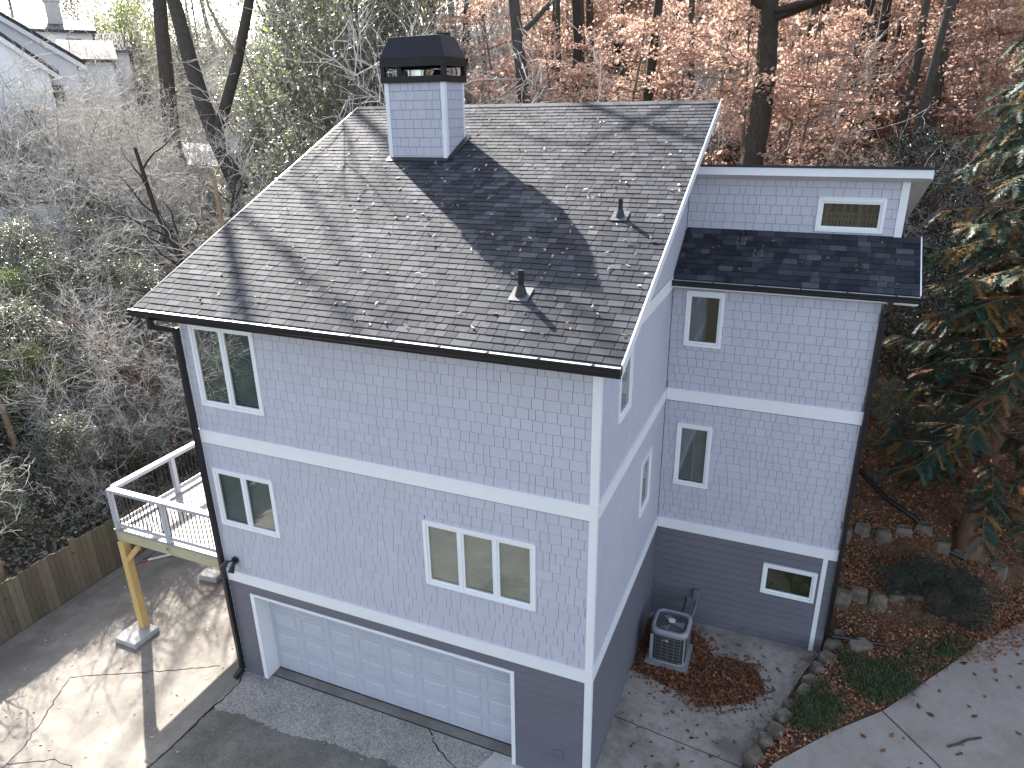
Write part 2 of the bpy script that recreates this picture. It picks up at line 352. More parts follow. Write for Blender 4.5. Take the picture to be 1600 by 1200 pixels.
def tag(o, label, cat, group=None, kind=None):
    if label: o['label'] = label
    if cat: o['category'] = cat
    if group: o['group'] = group
    if kind: o['kind'] = kind
    return o

def thing(name, label, cat, loc=(0, 0, 0), group=None):
    o = bpy.data.objects.new(name, None); COL.objects.link(o); o.location = loc; o.empty_display_size = 0.3
    return tag(o, label, cat, group)

def struct(name, o): o['kind'] = 'structure'; return o

def copy_tree(src, loc, rotz=0.0, scale=(1, 1, 1), tilt=(0, 0), label=None, group=None):
    c = src.copy(); COL.objects.link(c); c.location = loc; c.rotation_euler = (tilt[0], tilt[1], rotz); c.scale = scale
    if label: c['label'] = label
    if group: c['group'] = group
    for ch in src.children:
        d = ch.copy(); COL.objects.link(d); d.parent = c
    return c

def tube(P, rad, n):
    """tapered tube along polyline P -> verts, quads"""
    m = len(P); T = np.empty_like(P); T[1:-1] = P[2:] - P[:-2]; T[0] = P[1] - P[0]; T[-1] = P[-1] - P[-2]
    T /= np.linalg.norm(T, axis=1)[:, None] + 1e-9
    ref = np.array([0.31, 0.17, 0.93]) if abs(T[0, 2]) < 0.9 else np.array([0.93, 0.2, 0.1])
    A = np.cross(T, ref); A /= np.linalg.norm(A, axis=1)[:, None] + 1e-9; B = np.cross(T, A)
    th = np.arange(n) * 2 * math.pi / n
    V = P[:, None, :] + (A[:, None, :] * np.cos(th)[None, :, None] + B[:, None, :] * np.sin(th)[None, :, None]) * np.asarray(rad)[:, None, None]
    i = np.arange(m - 1)[:, None] * n; j = np.arange(n)[None, :]; k = (j + 1) % n
    F = np.stack([i + j, i + k, i + n + k, i + n + j], -1).reshape(-1, 4)
    return V.reshape(-1, 3), F

def join(parts):
    V = []; F = []; o = 0
    for v, f in parts: V.append(v); F.append(f + o); o += len(v)
    return np.concatenate(V), np.concatenate(F)

# ------------------------------------------------------------------ terrain
def lerp_tab(x, tab):
    return np.interp(x, [a for a, _ in tab], [b for _, b in tab])
def stone_x(y): return 2.73 + 0.358 * (y - 1.88)
_ph = np.random.default_rng(3).uniform(0, 6.28, 24)
def rough_noise(x, y):
    z = 0
    for i in range(8):
        k = 0.13 * 1.55 ** i; a = 0.42 / 1.5 ** i
        z = z + a * np.sin(k * (x * math.cos(i * 1.9) + y * math.sin(i * 1.9)) + _ph[i]) * np.sin(k * (y * math.cos(i * 2.3) - x * math.sin(i * 2.3)) + _ph[i + 8])
    return z
BR_TAB = [(-100, .27), (5.2, .29), (6.05, .45), (6.2, .8), (7.55, 1.15), (7.75, 1.5), (9.3, 2.4), (22, 8.6), (60, 22), (100, 36), (300, 60)]
def terrain(x, y):
    x = np.asarray(x, float); y = np.asarray(y, float)
    d = -13.15 - x
    hL = np.where(d > 0, lerp_tab(d, [(0, 0.3), (1.5, 0.95), (10, 4.9), (24, 8.6), (50, 12.5), (200, 26)]), 0)
    hBl = lerp_tab(y, [(-100, 0), (6.6, 0), (22, 8.2), (60, 22), (100, 36), (300, 60)])
    yedge = np.interp(x, [2.9, 4.63, 5.3, 6.14, 7.65, 14, 40], [1.44, 3.37, 4.21, 5.36, 7.2, 12.5, 30.])
    hBr = lerp_tab(y - np.clip(yedge - 4.7, 0, 12), BR_TAB)
    hR = np.where(x > stone_x(np.clip(y, -20, 6)), hBr, 0)
    hB = np.where((x > 0) & (y > 5.5), hBr, hBl)
    hB = np.where(x > 0, np.maximum(hR, np.where(y > 5.5, hB, 0)), hB)
    a = np.clip((-x - 12) / 30, 0, 1)                     # the far left levels out to the neighbours' plots
    hB = hB * (1 - 0.45 * a)
    h = (np.maximum(hL, 0) ** 4 + np.maximum(hB, 0) ** 4) ** 0.25
    return h + rough_noise(x, y) * np.clip((h - 1.2) / 4, 0, 1) - 0.02
def coords(lo, hi, f0, f1, fine, coarse):
    c = list(np.arange(f0, f1, fine)); s = fine; v = f1
    while v < hi: c.append(v); s = min(s * 1.12, coarse); v += s
    c.append(hi); s = fine; v = f0
    while v > lo: v -= s; s = min(s * 1.12, coarse); c.insert(0, v)
    return np.array(c)
gx = coords(-170, 170, -20, 9, 0.25, 4.0); gy = coords(-70, 230, -3, 12, 0.25, 4.0)
X, Y = np.meshgrid(gx, gy); Z = terrain(X, Y)
nx, ny = len(gx), len(gy)
I = (np.arange(ny - 1)[:, None] * nx + np.arange(nx - 1)[None, :]).ravel()
gme = mesh_np('ground', np.stack([X, Y, Z], -1).reshape(-1, 3), np.stack([I, I + 1, I + nx + 1, I + nx], -1), 'ground', smooth=True)
struct('ground', link('ground', gme))
def T(x, y): return float(terrain(x, y))

def ragged(poly, idx, seed, amp=.035):
    """break up the listed edges of a poured slab"""
    r = np.random.default_rng(seed); out = []
    for i, p in enumerate(poly):
        out.append(p)
        if i in idx:
            q = poly[(i + 1) % len(poly)]; n = max(2, int(math.dist(p, q) / .07))
            for k in range(1, n): t = k / n; out.append((p[0] + (q[0] - p[0]) * t, p[1] + (q[1] - p[1]) * t - abs(r.normal(0, amp))))
    return out
def slab(name, poly, z0, z1, mat):
    return struct(name, MB().prism(poly, z0, z1).build(name, mat))
YF = -14.0
patio = slab('patio', [(-12.67, YF), (-7.36, YF), (-7.36, -2.6), (-7.33, -1.8), (-7.3, -1.0), (-7.31, -.37), (-7.45, 0), (-7.44, 0.02), (-7.44, 6.4), (-12.67, 6.4)], -0.15, 0.0, 'conc')
apron = slab('garage_apron', ragged([(-7.352, -1.0), (-7.08, -1.02), (-6.62, -.93), (-6.13, -.95), (-5.52, -1.0), (-4.81, -.86), (-3.55, -.8), (-3.2, -.85), (-2.0, -.8), (-1.92, -.33), (-1.79, .04), (-1.79, .1), (-6.9, .11), (-7.42, .0), (-7.32, -.37)], range(0, 8), 5), -0.15, 0.004, 'aggreg')
slab('driveway', [(-7.355, YF), (14, YF), (14, -4), (2.35, -4), (2.35, -.6), (-1.9, -.4), (-2.0, -.82), (-3.2, -.86), (-3.55, -.81), (-4.81, -.87), (-5.52, -1.01), (-6.13, -.96), (-6.62, -.94), (-7.08, -1.03), (-7.35, -1.01)], -0.15, 0.0, 'asphalt')
slab('corner_slab', [(-1.915, -.33), (-1.9, -.39), (2.3, -.58), (2.3, -.02), (-1.2, -.02), (-1.3, .09), (-1.785, .09), (-1.785, .03)], -0.15, 0.006, 'concwhite')
# side patio in two slabs with an open joint
slab('side_patio', [(0.005, 0.0), (2.3, 0.0), (2.37, 1.41), (1.0, 1.56), (0.005, 1.68)], -0.15, 0.0, 'sidepatio')
slab('side_patio', [(0.005, 1.71), (1.0, 1.59), (2.39, 1.44), (2.78, 2.2), (3.02, 3.3), (3.35, 4.3), (3.62, 4.952), (0.005, 4.952)], -0.15, 0.0, 'sidepatio')
slab('side_drive', [(4.685, 3.375), (5.115, 2.875), (8.2, -.7), (14, -4), (14, 12.5), (7.65, 7.2), (6.56, 5.98), (6.14, 5.36), (5.3, 4.21)], 0.0, 0.31, 'drive')
slab('side_drive', [(4.655, 3.345), (3.81, 2.51), (2.9, 1.44), (2.42, .6), (2.42, -4), (13.9, -4), (8.16, -.7), (5.085, 2.845)], 0.0, 0.31, 'drive')
slab('patio_kerb', [(-12.93, -14), (-12.675, -14), (-12.675, 6.4), (-12.93, 6.4)], -0.15, 0.06, 'conc')
def crack(pts, wd, z, seed):
    r = np.random.default_rng(seed); P = []
    for (a, b) in zip(pts[:-1], pts[1:]):
        n = max(2, int(math.dist(a, b) / 0.10))
        for i in range(n): t = i / n; P.append((a[0] + (b[0] - a[0]) * t + r.normal(0, .016), a[1] + (b[1] - a[1]) * t + r.normal(0, .016)))
    P.append(pts[-1]); mb = MB()
    for a, b in zip(P[:-1], P[1:]):
        ww = wd * r.uniform(.5, 1.3); mb.bar((a[0], a[1], z), (b[0], b[1], z), ww, 0.004)
    return struct('crack', mb.build('crack', 'crack'))
crack([(-10.7, -1.53), (-9.8, -1.07), (-8.72, -.51), (-8.04, -.1)], .016, .003, 1)
crack([(-9.6, -4.2), (-9.82, -3.46), (-9.9, -3.05), (-10.22, -2.4), (-10.46, -1.98), (-10.7, -1.53)], .02, .003, 2)
crack([(-7.35, -4.4), (-7.36, -2.5), (-7.33, -1.79), (-7.3, -.98), (-7.31, -.37), (-7.45, -.02)], .028, .006, 3)
crack([(-9.8, -3.43), (-9.06, -3.05), (-8.69, -3.01), (-8.3, -3.3)], .012, .003, 4)
crack([(-3.12, .1), (-2.83, -.21), (-2.51, -.36), (-2.26, -.47), (-2.1, -.9), (-1.6, -1.5)], .022, .008, 5)
# ------------------------------------------------------------------ the house
W, D1, W2 = 7.431, 4.953, 3.623
Z1T, Z1B, Z2T, Z2B = 2.536, 2.305, 5.542, 5.297
EV_Y, EV_Z, RD_Y, RD_Z = -0.347, 7.86, 6.746, 10.939
SL = (RD_Z - EV_Z) / (RD_Y - EV_Y)
XL, XR = -7.994, 0.358
BACK = 6.45
def roof_z(y): return EV_Z + SL * (y - EV_Y) if y <= RD_Y else RD_Z - SL * (y - RD_Y)

house = thing('house', 'tall grey shingled house with dark roof, chimney and garage door', 'house')
PIECES = {'siding_shingle': [], 'roof_shingle': []}     # candidates: (pixel size, matrix, tone, parent)

def pix(p):
    d = Vector(p) - CAM; z = d.dot(AX_F)
    return (800 + 1109.167 * d.dot(AX_R) / z, 600 - 1109.167 * d.dot(AX_U) / z, z)

def subtract(rects, hole):
    out = []
    a0, a1, b0, b1 = hole
    for (x0, x1, z0, z1) in rects:
        if x1 <= a0 or x0 >= a1 or z1 <= b0 or z0 >= b1: out.append((x0, x1, z0, z1)); continue
        if x0 < a0: out.append((x0, a0, z0, z1))
        if x1 > a1: out.append((a1, x1, z0, z1))
        m0, m1 = max(x0, a0), min(x1, a1)
        if z0 < b0: out.append((m0, m1, z0, b0))
        if z1 > b1: out.append((m0, m1, b1, z1))
    return [r for r in out if r[1] - r[0] > .02 and r[3] - r[2] > .012]

class Face:
    """a wall plane: s runs along the wall, z up, depth towards the outside"""
    def __init__(s, origin, a, n):
        s.o = Vector(origin); s.a = Vector(a); s.n = Vector(n)
    def p(s, u, z, d=0): q = s.o + s.a * u + s.n * d; return Vector((q.x, q.y, z))
    def box(s, mb, u0, u1, z0, z1, d0, d1, tone=.5):
        lo = [s.p(u0, z0, d1), s.p(u1, z0, d1), s.p(u1, z0, d0), s.p(u0, z0, d0)]
        hi = [s.p(u0, z1, d1), s.p(u1, z1, d1), s.p(u1, z1, d0), s.p(u0, z1, d0)]
        return mb.hexa(lo, hi, tone)

FR = Face((-W, 0, 0), (1, 0, 0), (0, -1, 0))       # u = x + W
SD = Face((0, 0, 0), (0, 1, 0), (1, 0, 0))         # u = y
WF = Face((0, D1, 0), (1, 0, 0), (0, -1, 0))       # u = x
CY = 6.03
CL = Face((0, CY, 0), (1, 0, 0), (0, -1, 0))       # clerestory

def wedge_mesh(name, mat, tone, thick, tip):
    """unit piece: x 0..1, z 0..1, bottom edge thicker; y negative = outside"""
    vs = [(0, -thick, 0), (1, -thick, 0), (1, 0, 0), (0, 0, 0), (0, -tip, 1), (1, -tip, 1), (1, 0, 1), (0, 0, 1)]
    return MB().hexa(vs[:4], vs[4:], tone).mesh(name, mat)
NT = 7
SHAKE = [wedge_mesh('siding_shingle', 'shake', (i + .5) / NT, .011, .004) for i in range(NT)]
UNIT_V = np.array([(0, 1, 0), (1, 1, 0), (1, 0, 0), (0, 0, 0), (0, 1, 1), (1, 1, 1), (1, 0, 1), (0, 0, 1)], float)
UNIT_F = np.array([(0, 3, 2, 1), (4, 5, 6, 7), (0, 1, 5, 4), (1, 2, 6, 5), (2, 3, 7, 6), (3, 0, 4, 7)])

def shakes(face, parent, u0, u1, z0, z1, holes=(), top=None, seed=0, expo=.172):
    r = np.random.default_rng(seed); z = z0; k = 0
    while z < z1 - .01:
        zt = min(z + expo, z1); u = u0 - r.uniform(0, .1)
        while u < u1 - .005:
            wd = r.choice([.105, .15, .175, .20, .265], p=[.14, .22, .28, .22, .14]) * r.uniform(.95, 1.05); a, b = max(u, u0), min(u + wd, u1); u += wd
            if b - a < .03: continue
            t2 = zt
            if top:
                t2 = min(zt, min(top(a), top(b)))
                if t2 - z < .03: continue
            for q in [(a + .0035, b - .0035, z, t2)]:
                rs = [q]
                for h in holes: rs = subtract(rs, h)
                for (x0, x1, q0, q1) in rs:
                    tone = min(NT - 1, max(0, int(r.normal(.5, .2) * NT)))
                    c = face.p((x0 + x1) / 2, (q0 + q1) / 2)
                    P = pix(c); P2 = pix(face.p(x1, (q0 + q1) / 2)); P3 = pix(face.p((x0 + x1) / 2, q1))
                    area = abs((P2[0] - P[0]) * (P3[1] - P[1]) - (P2[1] - P[1]) * (P3[0] - P[0])) * 4
                    vis = -20 < P[0] < 1620 and P[1] < 1210
                    o = face.p(x0, q0)
                    # stop the top short: the dark gap stands in for a shadow line
                    ht = (q1 - q0) + (.006 if q1 < z1 - .01 else 0) - .013
                    mt = Matrix((( face.a.x * (x1 - x0), -face.n.x, 0, o.x), (face.a.y * (x1 - x0), -face.n.y, 0, o.y), (0, 0, ht, o.z), (0, 0, 0, 1)))
                    PIECES['siding_shingle'].append((area if vis else 0, mt, tone, parent))
        z += expo; k += 1

def planks(face, parent, u0, u1, z0, z1, holes=(), seed=0, expo=.165):
    rs = [(u0 - .0, u1, z0, z1)]; mb = MB()
    for h in holes: rs = subtract(rs, h)
    for q in rs: face.box(mb, q[0], q[1], q[2], q[3], .0008, .0025)
    mb.build('shadow_line_backing', 'room', parent)  # near-black sheet seen through the plank gaps as painted shadow lines
    r = np.random.default_rng(seed); z = z0
    while z < z1 - .02:
        rs = [(u0, u1, z, min(z + expo, z1))]
        for h in holes: rs = subtract(rs, h)
        for (a, b, q0, q1) in rs:
            lo = [face.p(a, q0, .016), face.p(b, q0, .016), face.p(b, q0, 0), face.p(a, q0, 0)]
            hi = [face.p(a, q1 - .012, .006), face.p(b, q1 - .012, .006), face.p(b, q1 - .012, 0), face.p(a, q1 - .012, 0)]
            MB().hexa(lo, hi, r.uniform(.2, .8)).build('siding_plank', 'lap', parent)
        z += expo

def wall(face, u0, u1, z0, z1, holes, thick=.14, mat='sheath'):
    us = sorted({u0, u1, *[h[0] for h in holes], *[h[1] for h in holes]}); zs = sorted({z0, z1, *[h[2] for h in holes], *[h[3] for h in holes]})
    rects = [(u0, u1, z0, z1)]
    for h in holes: rects = subtract(rects, h)
    mb = MB()
    for (a, b, c, d) in rects: face.box(mb, a, b, c, d, -thick, 0)
    return mb.build('wall', mat, house)

def window(face, u0, u1, z0, z1, n, blind='blind', label=None, inside=None):
    """trim outside u0..u1 x z0..z1 with n casement sashes"""
    TW = .058; mb = MB()
    face.box(mb, u0, u0 + TW, z0, z1, -.02, .034); face.box(mb, u1 - TW, u1, z0, z1, -.02, .034)
    face.box(mb, u0 + TW, u1 - TW, z1 - TW, z1, -.02, .034); face.box(mb, u0 + TW, u1 - TW, z0, z0 + TW, -.02, .04)
    fr = mb.build('window', 'vinyl', house, bevel=.004)
    if label: fr['label'] = label
    mb = MB(); face.box(mb, u0 + .01, u1 - .01, z1 - .002, z1 + .02, .01, .046); mb.build('drip_cap', 'trim', fr)
    g = u0 + TW; wd = (u1 - u0 - 2 * TW) / n
    if n > 1:
        for i in range(1, n):
            mb = MB(); face.box(mb, g + i * wd - .022, g + i * wd + .022, z0 + TW, z1 - TW, -.02, .026); mb.build('mullion', 'vinyl', fr)
    for i in range(n):
        a, b = g + i * wd + (.022 if i else 0), g + (i + 1) * wd - (.022 if i < n - 1 else 0); c, d = z0 + TW, z1 - TW; s = .04
        mb = MB()
        face.box(mb, a, a + s, c, d, -.03, .012); face.box(mb, b - s, b, c, d, -.03, .012)
        face.box(mb, a + s, b - s, d - s, d, -.03, .012); face.box(mb, a + s, b - s, c, c + s, -.03, .012)
        mb.build('sash', 'vinyl', fr, bevel=.003)
        mb = MB(); face.box(mb, a + s, b - s, c + s, d - s, -.012, -.006); mb.build('pane', 'glass', fr)
        if blind in ('blind', 'blindolive'):
            mb = MB(); z = c + s
            while z < d - s:
                lo = [face.p(a + .02, z, -.058), face.p(b - .02, z, -.058), face.p(b - .02, z + .016, -.082), face.p(a + .02, z + .016, -.082)]
                hi = [q + Vector((0, 0, .003)) for q in lo]
                mb.hexa(lo, hi); z += .034
            mb.build('blind', blind, fr)
    # room behind: five dark faces
    mb = MB(); a, b, c, d = u0 + .03, u1 - .03, z0 + .03, z1 - .03; dp = .9
    face.box(mb, a, b, c, d, -dp - .05, -dp); face.box(mb, a - .05, a, c, d, -dp, -.141); face.box(mb, b, b + .05, c, d, -dp, -.141)
    face.box(mb, a, b, d, d + .05, -dp, -.141); face.box(mb, a, b, c - .05, c, -dp, -.141)
    mb.build('reveal', 'room', fr)
    if inside: inside(face, fr, a, b, c, d)
    return (u0 + .03, u1 - .03, z0 + .03, z1 - .03)

def curtain(face, fr, a, b, c, d):
    mb = MB(); face.box(mb, a + .03, (a + b) / 2 + .02, c, d, -.35, -.3); mb.build('curtain', 'curtain', fr)
def lattice(face, fr, a, b, c, d):
    mb = MB(); z = c; zm = c + (d - c) * .45
    for i in range(9): face.box(mb, a + .04 + i * .125, a + .085 + i * .125, zm + .03, d, -.5, -.47)
    for i in range(17): face.box(mb, a + .03 + i * .062, a + .065 + i * .062, c, zm - .03, -.5, -.47)
    for zz in (zm, c + .14, d - .06): face.box(mb, a, b, zz - .022, zz + .022, -.47, -.44)
    for uu in (a + .1, a + .68): face.box(mb, uu, uu + .075, c, d, -.44, -.38)
    mb.build('lattice', 'lattice', fr)

# windows of the front, side and wing
hA = window(FR, -7.217 + W, -5.844 + W, 6.054, 7.556, 2)
hB_ = window(FR, -7.276 + W, -5.908 + W, 3.604, 4.789, 2)
hC = window(FR, -2.886 + W, -.924 + W, 3.458, 4.681, 3)
hD = window(WF, .281, .991, 6.48, 7.562, 1, 'none', 'dark window without a blind', curtain)
hE = window(WF, .287, .99, 3.414, 4.813, 1)
hF = window(WF, 2.274, 3.328, 1.194, 1.916, 1, 'blindolive', 'low basement window with an olive blind')
hG = window(CL, 2.372, 3.508, 8.63, 9.238, 1, 'none', 'wide upper window with wooden lattice behind the glass', lattice)
hH = window(SD, 1.016, 1.774, 6.406, 7.75, 1)
hI = window(SD, 2.937, 3.761, 3.646, 4.762, 1)
GL, GR, GT = -6.904, -1.316, 2.1
hGar = (GL + .05 + W, GR - .05 + W, -.1, GT - .05)

wf = wall(FR, 0, W, -.1, roof_z(.0) - .16, [hA, hB_, hC, hGar])
shakes(FR, wf, .03, W - .09, Z2T, 7.66, [hA], seed=11)
shakes(FR, wf, .03, W - .09, Z1T, Z2B, [hB_, hC], seed=12)
planks(FR, wf, .03, W - .09, 0.0, Z1B, [(GL + .04 + W, GR - .04 + W, -.1, GT - .04)], seed=1)
ws = wall(SD, .0, BACK, -.1, 7.6, [hH, hI])
gab = MB()                                            # gable above the eave line
gab.add([(0, .0, 7.6), (0, BACK, 7.6), (0, BACK, roof_z(BACK) - .2), (0, 0, roof_z(0) - .2),
         (-.14, .0, 7.6), (-.14, BACK, 7.6), (-.14, BACK, roof_z(BACK) - .2), (-.14, 0, roof_z(0) - .2)],
        [(0, 1, 2, 3), (7, 6, 5, 4), (0, 3, 7, 4), (3, 2, 6, 7), (2, 1, 5, 6)])
wg = gab.build('wall', 'sheath', house)
shakes(SD, ws, .06, D1 - .002, Z2T, 7.60, [hH], seed=21, top=lambda u: roof_z(u) - .14)
shakes(SD, ws, .06, D1 - .002, Z1T, Z2B, [hI], seed=22)
shakes(SD, wg, 1.2, BACK - .02, 7.86, 10.7, [], seed=23, top=lambda u: roof_z(u) - .15)
planks(SD, ws, .06, D1 - .002, 0.0, Z1B, seed=2)
ww = wall(WF, 0.002, W2, -.1, 7.85, [hD, hE, hF])
shakes(WF, ww, .02, W2 - .01, Z2T, 7.74, [hD], seed=31)
shakes(WF, ww, .02, W2 - .01, Z1T, Z2B, [hE], seed=32)
planks(WF, ww, .02, W2 - .01, 0.0, Z1B, [hF], seed=3)
wc = wall(CL, 0.002, 3.82, 8.3, 9.7, [hG])
shakes(CL, wc, .02, 3.72, 8.56, 9.55, [hG], seed=41)
# walls the photograph does not see, so the house is closed
mb = MB(); mb.box(-W, -W + .14, .14, BACK - .14, -.1, 7.6)
mb.hexa([(-W, .14, 7.6), (-W + .14, .14, 7.6), (-W + .14, BACK - .14, 7.6), (-W, BACK - .14, 7.6)], [(-W, .14, roof_z(.14) - .16), (-W + .14, .14, roof_z(.14) - .16), (-W + .14, BACK - .14, roof_z(BACK - .14) - .16), (-W, BACK - .14, roof_z(BACK - .14) - .16)])
mb.build('wall', 'shake', house)
MB().box(-W, -.14, BACK - .14, BACK, -.1, roof_z(BACK) - .17).build('wall', 'shake', house)
MB().box(W2 - .14, W2, D1 + .14, 9.5, -.1, 7.6).build('wall', 'shake', house)
MB().box(0.002, W2 - .14, 9.36, 9.5, -.1, 8.1).build('wall', 'shake', house)
MB().box(.002, .14, BACK, 9.36, -.1, 8.1).build('wall', 'shake', house)
mb = MB(); mb.add([(3.82, CY, 8.0), (3.82, 9.6, 8.0), (3.82, 9.6, 8.1), (3.82, CY, 9.6), (3.68, CY, 8.0), (3.68, 9.6, 8.0), (3.68, 9.6, 8.1), (3.68, CY, 9.6)],
       [(0, 1, 2, 3), (7, 6, 5, 4), (0, 4, 5, 1), (1, 5, 6, 2), (2, 6, 7, 3), (3, 7, 4, 0)]); mb.build('wall', 'shake', house)

def board(face, u0, u1, z0, z1, d0, d1, mat='trim', name='belt_board'):
    mb = MB(); face.box(mb, u0, u1, z0, z1, d0, d1); return mb.build(name, mat, house, bevel=.004)
for (zb, zt) in ((Z2B, Z2T), (Z1B, Z1T)):
    board(FR, 0, W + .028, zb, zt, 0, .028)
    board(SD, 0, D1 - .03, zb, zt, .001, .028)
    board(WF, .03, W2 + .01, zb, zt, 0, .028)
    mb = MB(); FR.box(mb, -.0, W + .034, zt, zt + .018, 0, .036); mb.build('belt_cap', 'trim', house)
    mb = MB(); SD.box(mb, 0, D1 - .03, zt, zt + .018, .001, .036); mb.build('belt_cap', 'trim', house)
    mb = MB(); WF.box(mb, .036, W2 + .01, zt, zt + .018, 0, .036); mb.build('belt_cap', 'trim', house)
board(SD, .4, D1 - .03, 7.61, 7.845, .001, .028)                       # eave-height belt on the side wall
for (z0, z1) in ((-.02, Z1B), (Z1T + .018, Z2B), (Z2T + .018, 7.66)):   # near corner boards
    board(FR, W - .095, W + .026, z0, z1, 0, .026, name='corner_board')
    board(SD, 0.0, .065, z0, z1, .001, .026, name='corner_board')
board(WF, W2 - .245, W2 - .155, 0, Z1B, .0, .026, name='corner_board')
board(FR, 0, .03, 0, 7.66, 0, .012, name='corner_board')
board(CL, 3.70, 3.83, 8.3, 9.56, 0, .026, name='corner_board')
board(CL, .02, 3.72, 9.555, 9.63, 0, .02, name='frieze_board')
board(WF, .02, W2, 7.735, 7.80, 0, .02, name='frieze_board')
board(FR, 0, W, 7.655, 7.72, 0, .02, name='frieze_board', mat='shake')

# garage opening: trim, jambs, door
mb = MB(); FR.box(mb, GL + W, GL + .09 + W, 0, GT, 0, .03); FR.box(mb, GR - .07 + W, GR + W, 0, GT, 0, .03); FR.box(mb, GL + .09 + W, GR - .07 + W, GT - .05, GT, 0, .03)
gf = mb.build('garage_frame', 'trim', house, bevel=.004)
DY = .33
MB().box(GL + .05, GL + .09, .001, DY + .05, 0, GT - .05).build('jamb', 'trim', gf)
MB().box(GR - .07, GR - .05, .001, DY + .05, 0, GT - .05).build('jamb', 'trim', gf)
MB().box(GL + .09, GR - .07, .001, DY + .05, GT - .075, GT - .051).build('jamb', 'trim', gf)
DX0, DX1 = GL + .09, GR - .07; DZ0, DZ1 = .02, GT - .077
gd = MB().box(DX0, DX1, DY + .03, DY + .05, DZ0, DZ1).build('garage_door', 'doorpaint', house)
gd['label'] = 'wide pale grey sectional garage door'
nr, ncol = 4, 8; sh = (DZ1 - DZ0) / nr; pw = (DX1 - DX0) / ncol
for i in range(nr):
    MB().box(DX0 + .005, DX1 - .005, DY, DY + .03, DZ0 + i * sh + .003, DZ0 + (i + 1) * sh - .003).build('door_section', 'doorpaint', gd, bevel=.006)
    for j in range(ncol):
        x0, x1 = DX0 + j * pw + .075, DX0 + (j + 1) * pw - .075; z0, z1 = DZ0 + i * sh + .075, DZ0 + (i + 1) * sh - .075
        mb = MB(); e = .028
        # sunk moulding ring and a raised field
        for (a, b, c, d) in ((x0 - .012, x1 + .012, z1, z1 + .014), (x0 - .012, x1 + .012, z0 - .014, z0), (x0 - .014, x0, z0, z1), (x1, x1 + .014, z0, z1)):
            mb.box(a, b, DY - .009, DY + .001, c, d)
        mb.add([(x0 + .02, DY + .001, z0 + .02), (x1 - .02, DY + .001, z0 + .02), (x1 - .02, DY + .001, z1 - .02), (x0 + .02, DY + .001, z1 - .02),
                (x0 + .02 + e, DY - .012, z0 + .02 + e), (x1 - .02 - e, DY - .012, z0 + .02 + e), (x1 - .02 - e, DY - .012, z1 - .02 - e), (x0 + .02 + e, DY - .012, z1 - .02 - e)],
               [(4, 5, 6, 7), (0, 1, 5, 4), (1, 2, 6, 5), (2, 3, 7, 6), (3, 0, 4, 7)])
        mb.build('door_panel', 'doorpaint', gd)
MB().box(DX0, DX1, DY - .01, DY + .03, .004, .02).build('door_seal', 'rubber', gd)
struct('garage_sill', MB().box(GL + .09, GR - .07, .114, 1.2, -.1, .003).build('garage_sill', 'sillconc'))
struct('drain_channel', MB().box(GL + .0, GR, .085, .112, -.02, .0055).build('drain_channel', 'crack'))
# unlit garage behind the door
MB().box(-W + .15, -.15, .5, .55, 0, 2.2).build('partition', 'room', house)

# ---- roofs
def roof_plane(name, x0, x1, y0, z0, y1, z1, thick, mat='roof'):
    d = Vector((0, y1 - y0, z1 - z0)).normalized(); n = Vector((1, 0, 0)).cross(d)
    a = [Vector((x0, y0, z0)), Vector((x1, y0, z0)), Vector((x1, y1, z1)), Vector((x0, y1, z1))]
    lo = [q - n * thick for q in a]
    return MB().hexa(lo, a).build(name, mat, house)
RT = .018                                            # shingles lie on the deck, their tops at the measured plane
main_roof = roof_plane('roof', XL, XR, EV_Y, EV_Z - RT, RD_Y, RD_Z - RT, .10)
MB().box(XL, XR, RD_Y - .002, RD_Y + .022, RD_Z - .24, RD_Z - .012).build('fascia', 'trim', main_roof)
MB().box(XL + .02, XR - .02, BACK, RD_Y - .003, RD_Z - .24, RD_Z - .225).build('soffit', 'soffit', main_roof)
wing_roof_y0, wing_roof_z0 = 4.783, 7.835
wing_roof = roof_plane('roof', .03, 4.143, wing_roof_y0, wing_roof_z0 - RT, CY, 8.609 - RT, .07)

def shingle_roof(parent, x0, x1, y0, z0, y1, z1, expo, seed, keep=None, widths=(.13, .17, .21, .26, .31)):
    r = np.random.default_rng(seed); L = math.hypot(y1 - y0, z1 - z0); cy_, sy_ = (y1 - y0) / L, (z1 - z0) / L
    n = int(L / expo)
    for k in range(n + 1):
        s0 = k * expo; s1 = min(s0 + expo + .03, L); x = x0 - r.uniform(0, .25)
        if s1 - s0 < .04: continue
        dark = 0
        while x < x1 - .01:
            wd = r.choice(widths) * r.uniform(.93, 1.07); a, b = max(x, x0), min(x + wd, x1); x += wd
            if b - a < .025: continue
            tone = r.beta(2.2, 2.6)
            if r.random() < .22: tone *= .45
            lift = r.uniform(.013, .019)
            py, pz = y0 + cy_ * s0, z0 + sy_ * s0
            # local x along the eave, local y (outside) = -normal, local z up the slope
            nv = Vector((0, -sy_, cy_))
            ln = (s1 - s0)
            M4 = Matrix(((b - a - .009, 0, 0, a + .0045), (0, -nv.y * lift / .02, cy_ * ln, py), (0, -nv.z * lift / .02, sy_ * ln, pz), (0, 0, 0, 1)))
            c = Vector(((a + b) / 2, py + cy_ * expo / 2, pz + sy_ * expo / 2)); P = pix(c); P2 = pix(c + Vector(((b - a) / 2, 0, 0))); P3 = pix(c + Vector((0, cy_, sy_)) * expo / 2)
            area = abs((P2[0] - P[0]) * (P3[1] - P[1]) - (P2[1] - P[1]) * (P3[0] - P[0])) * 4
            if keep and not keep(c): continue
            PIECES['roof_shingle'].append((area, M4, min(NT - 1, int(tone * NT)), parent))
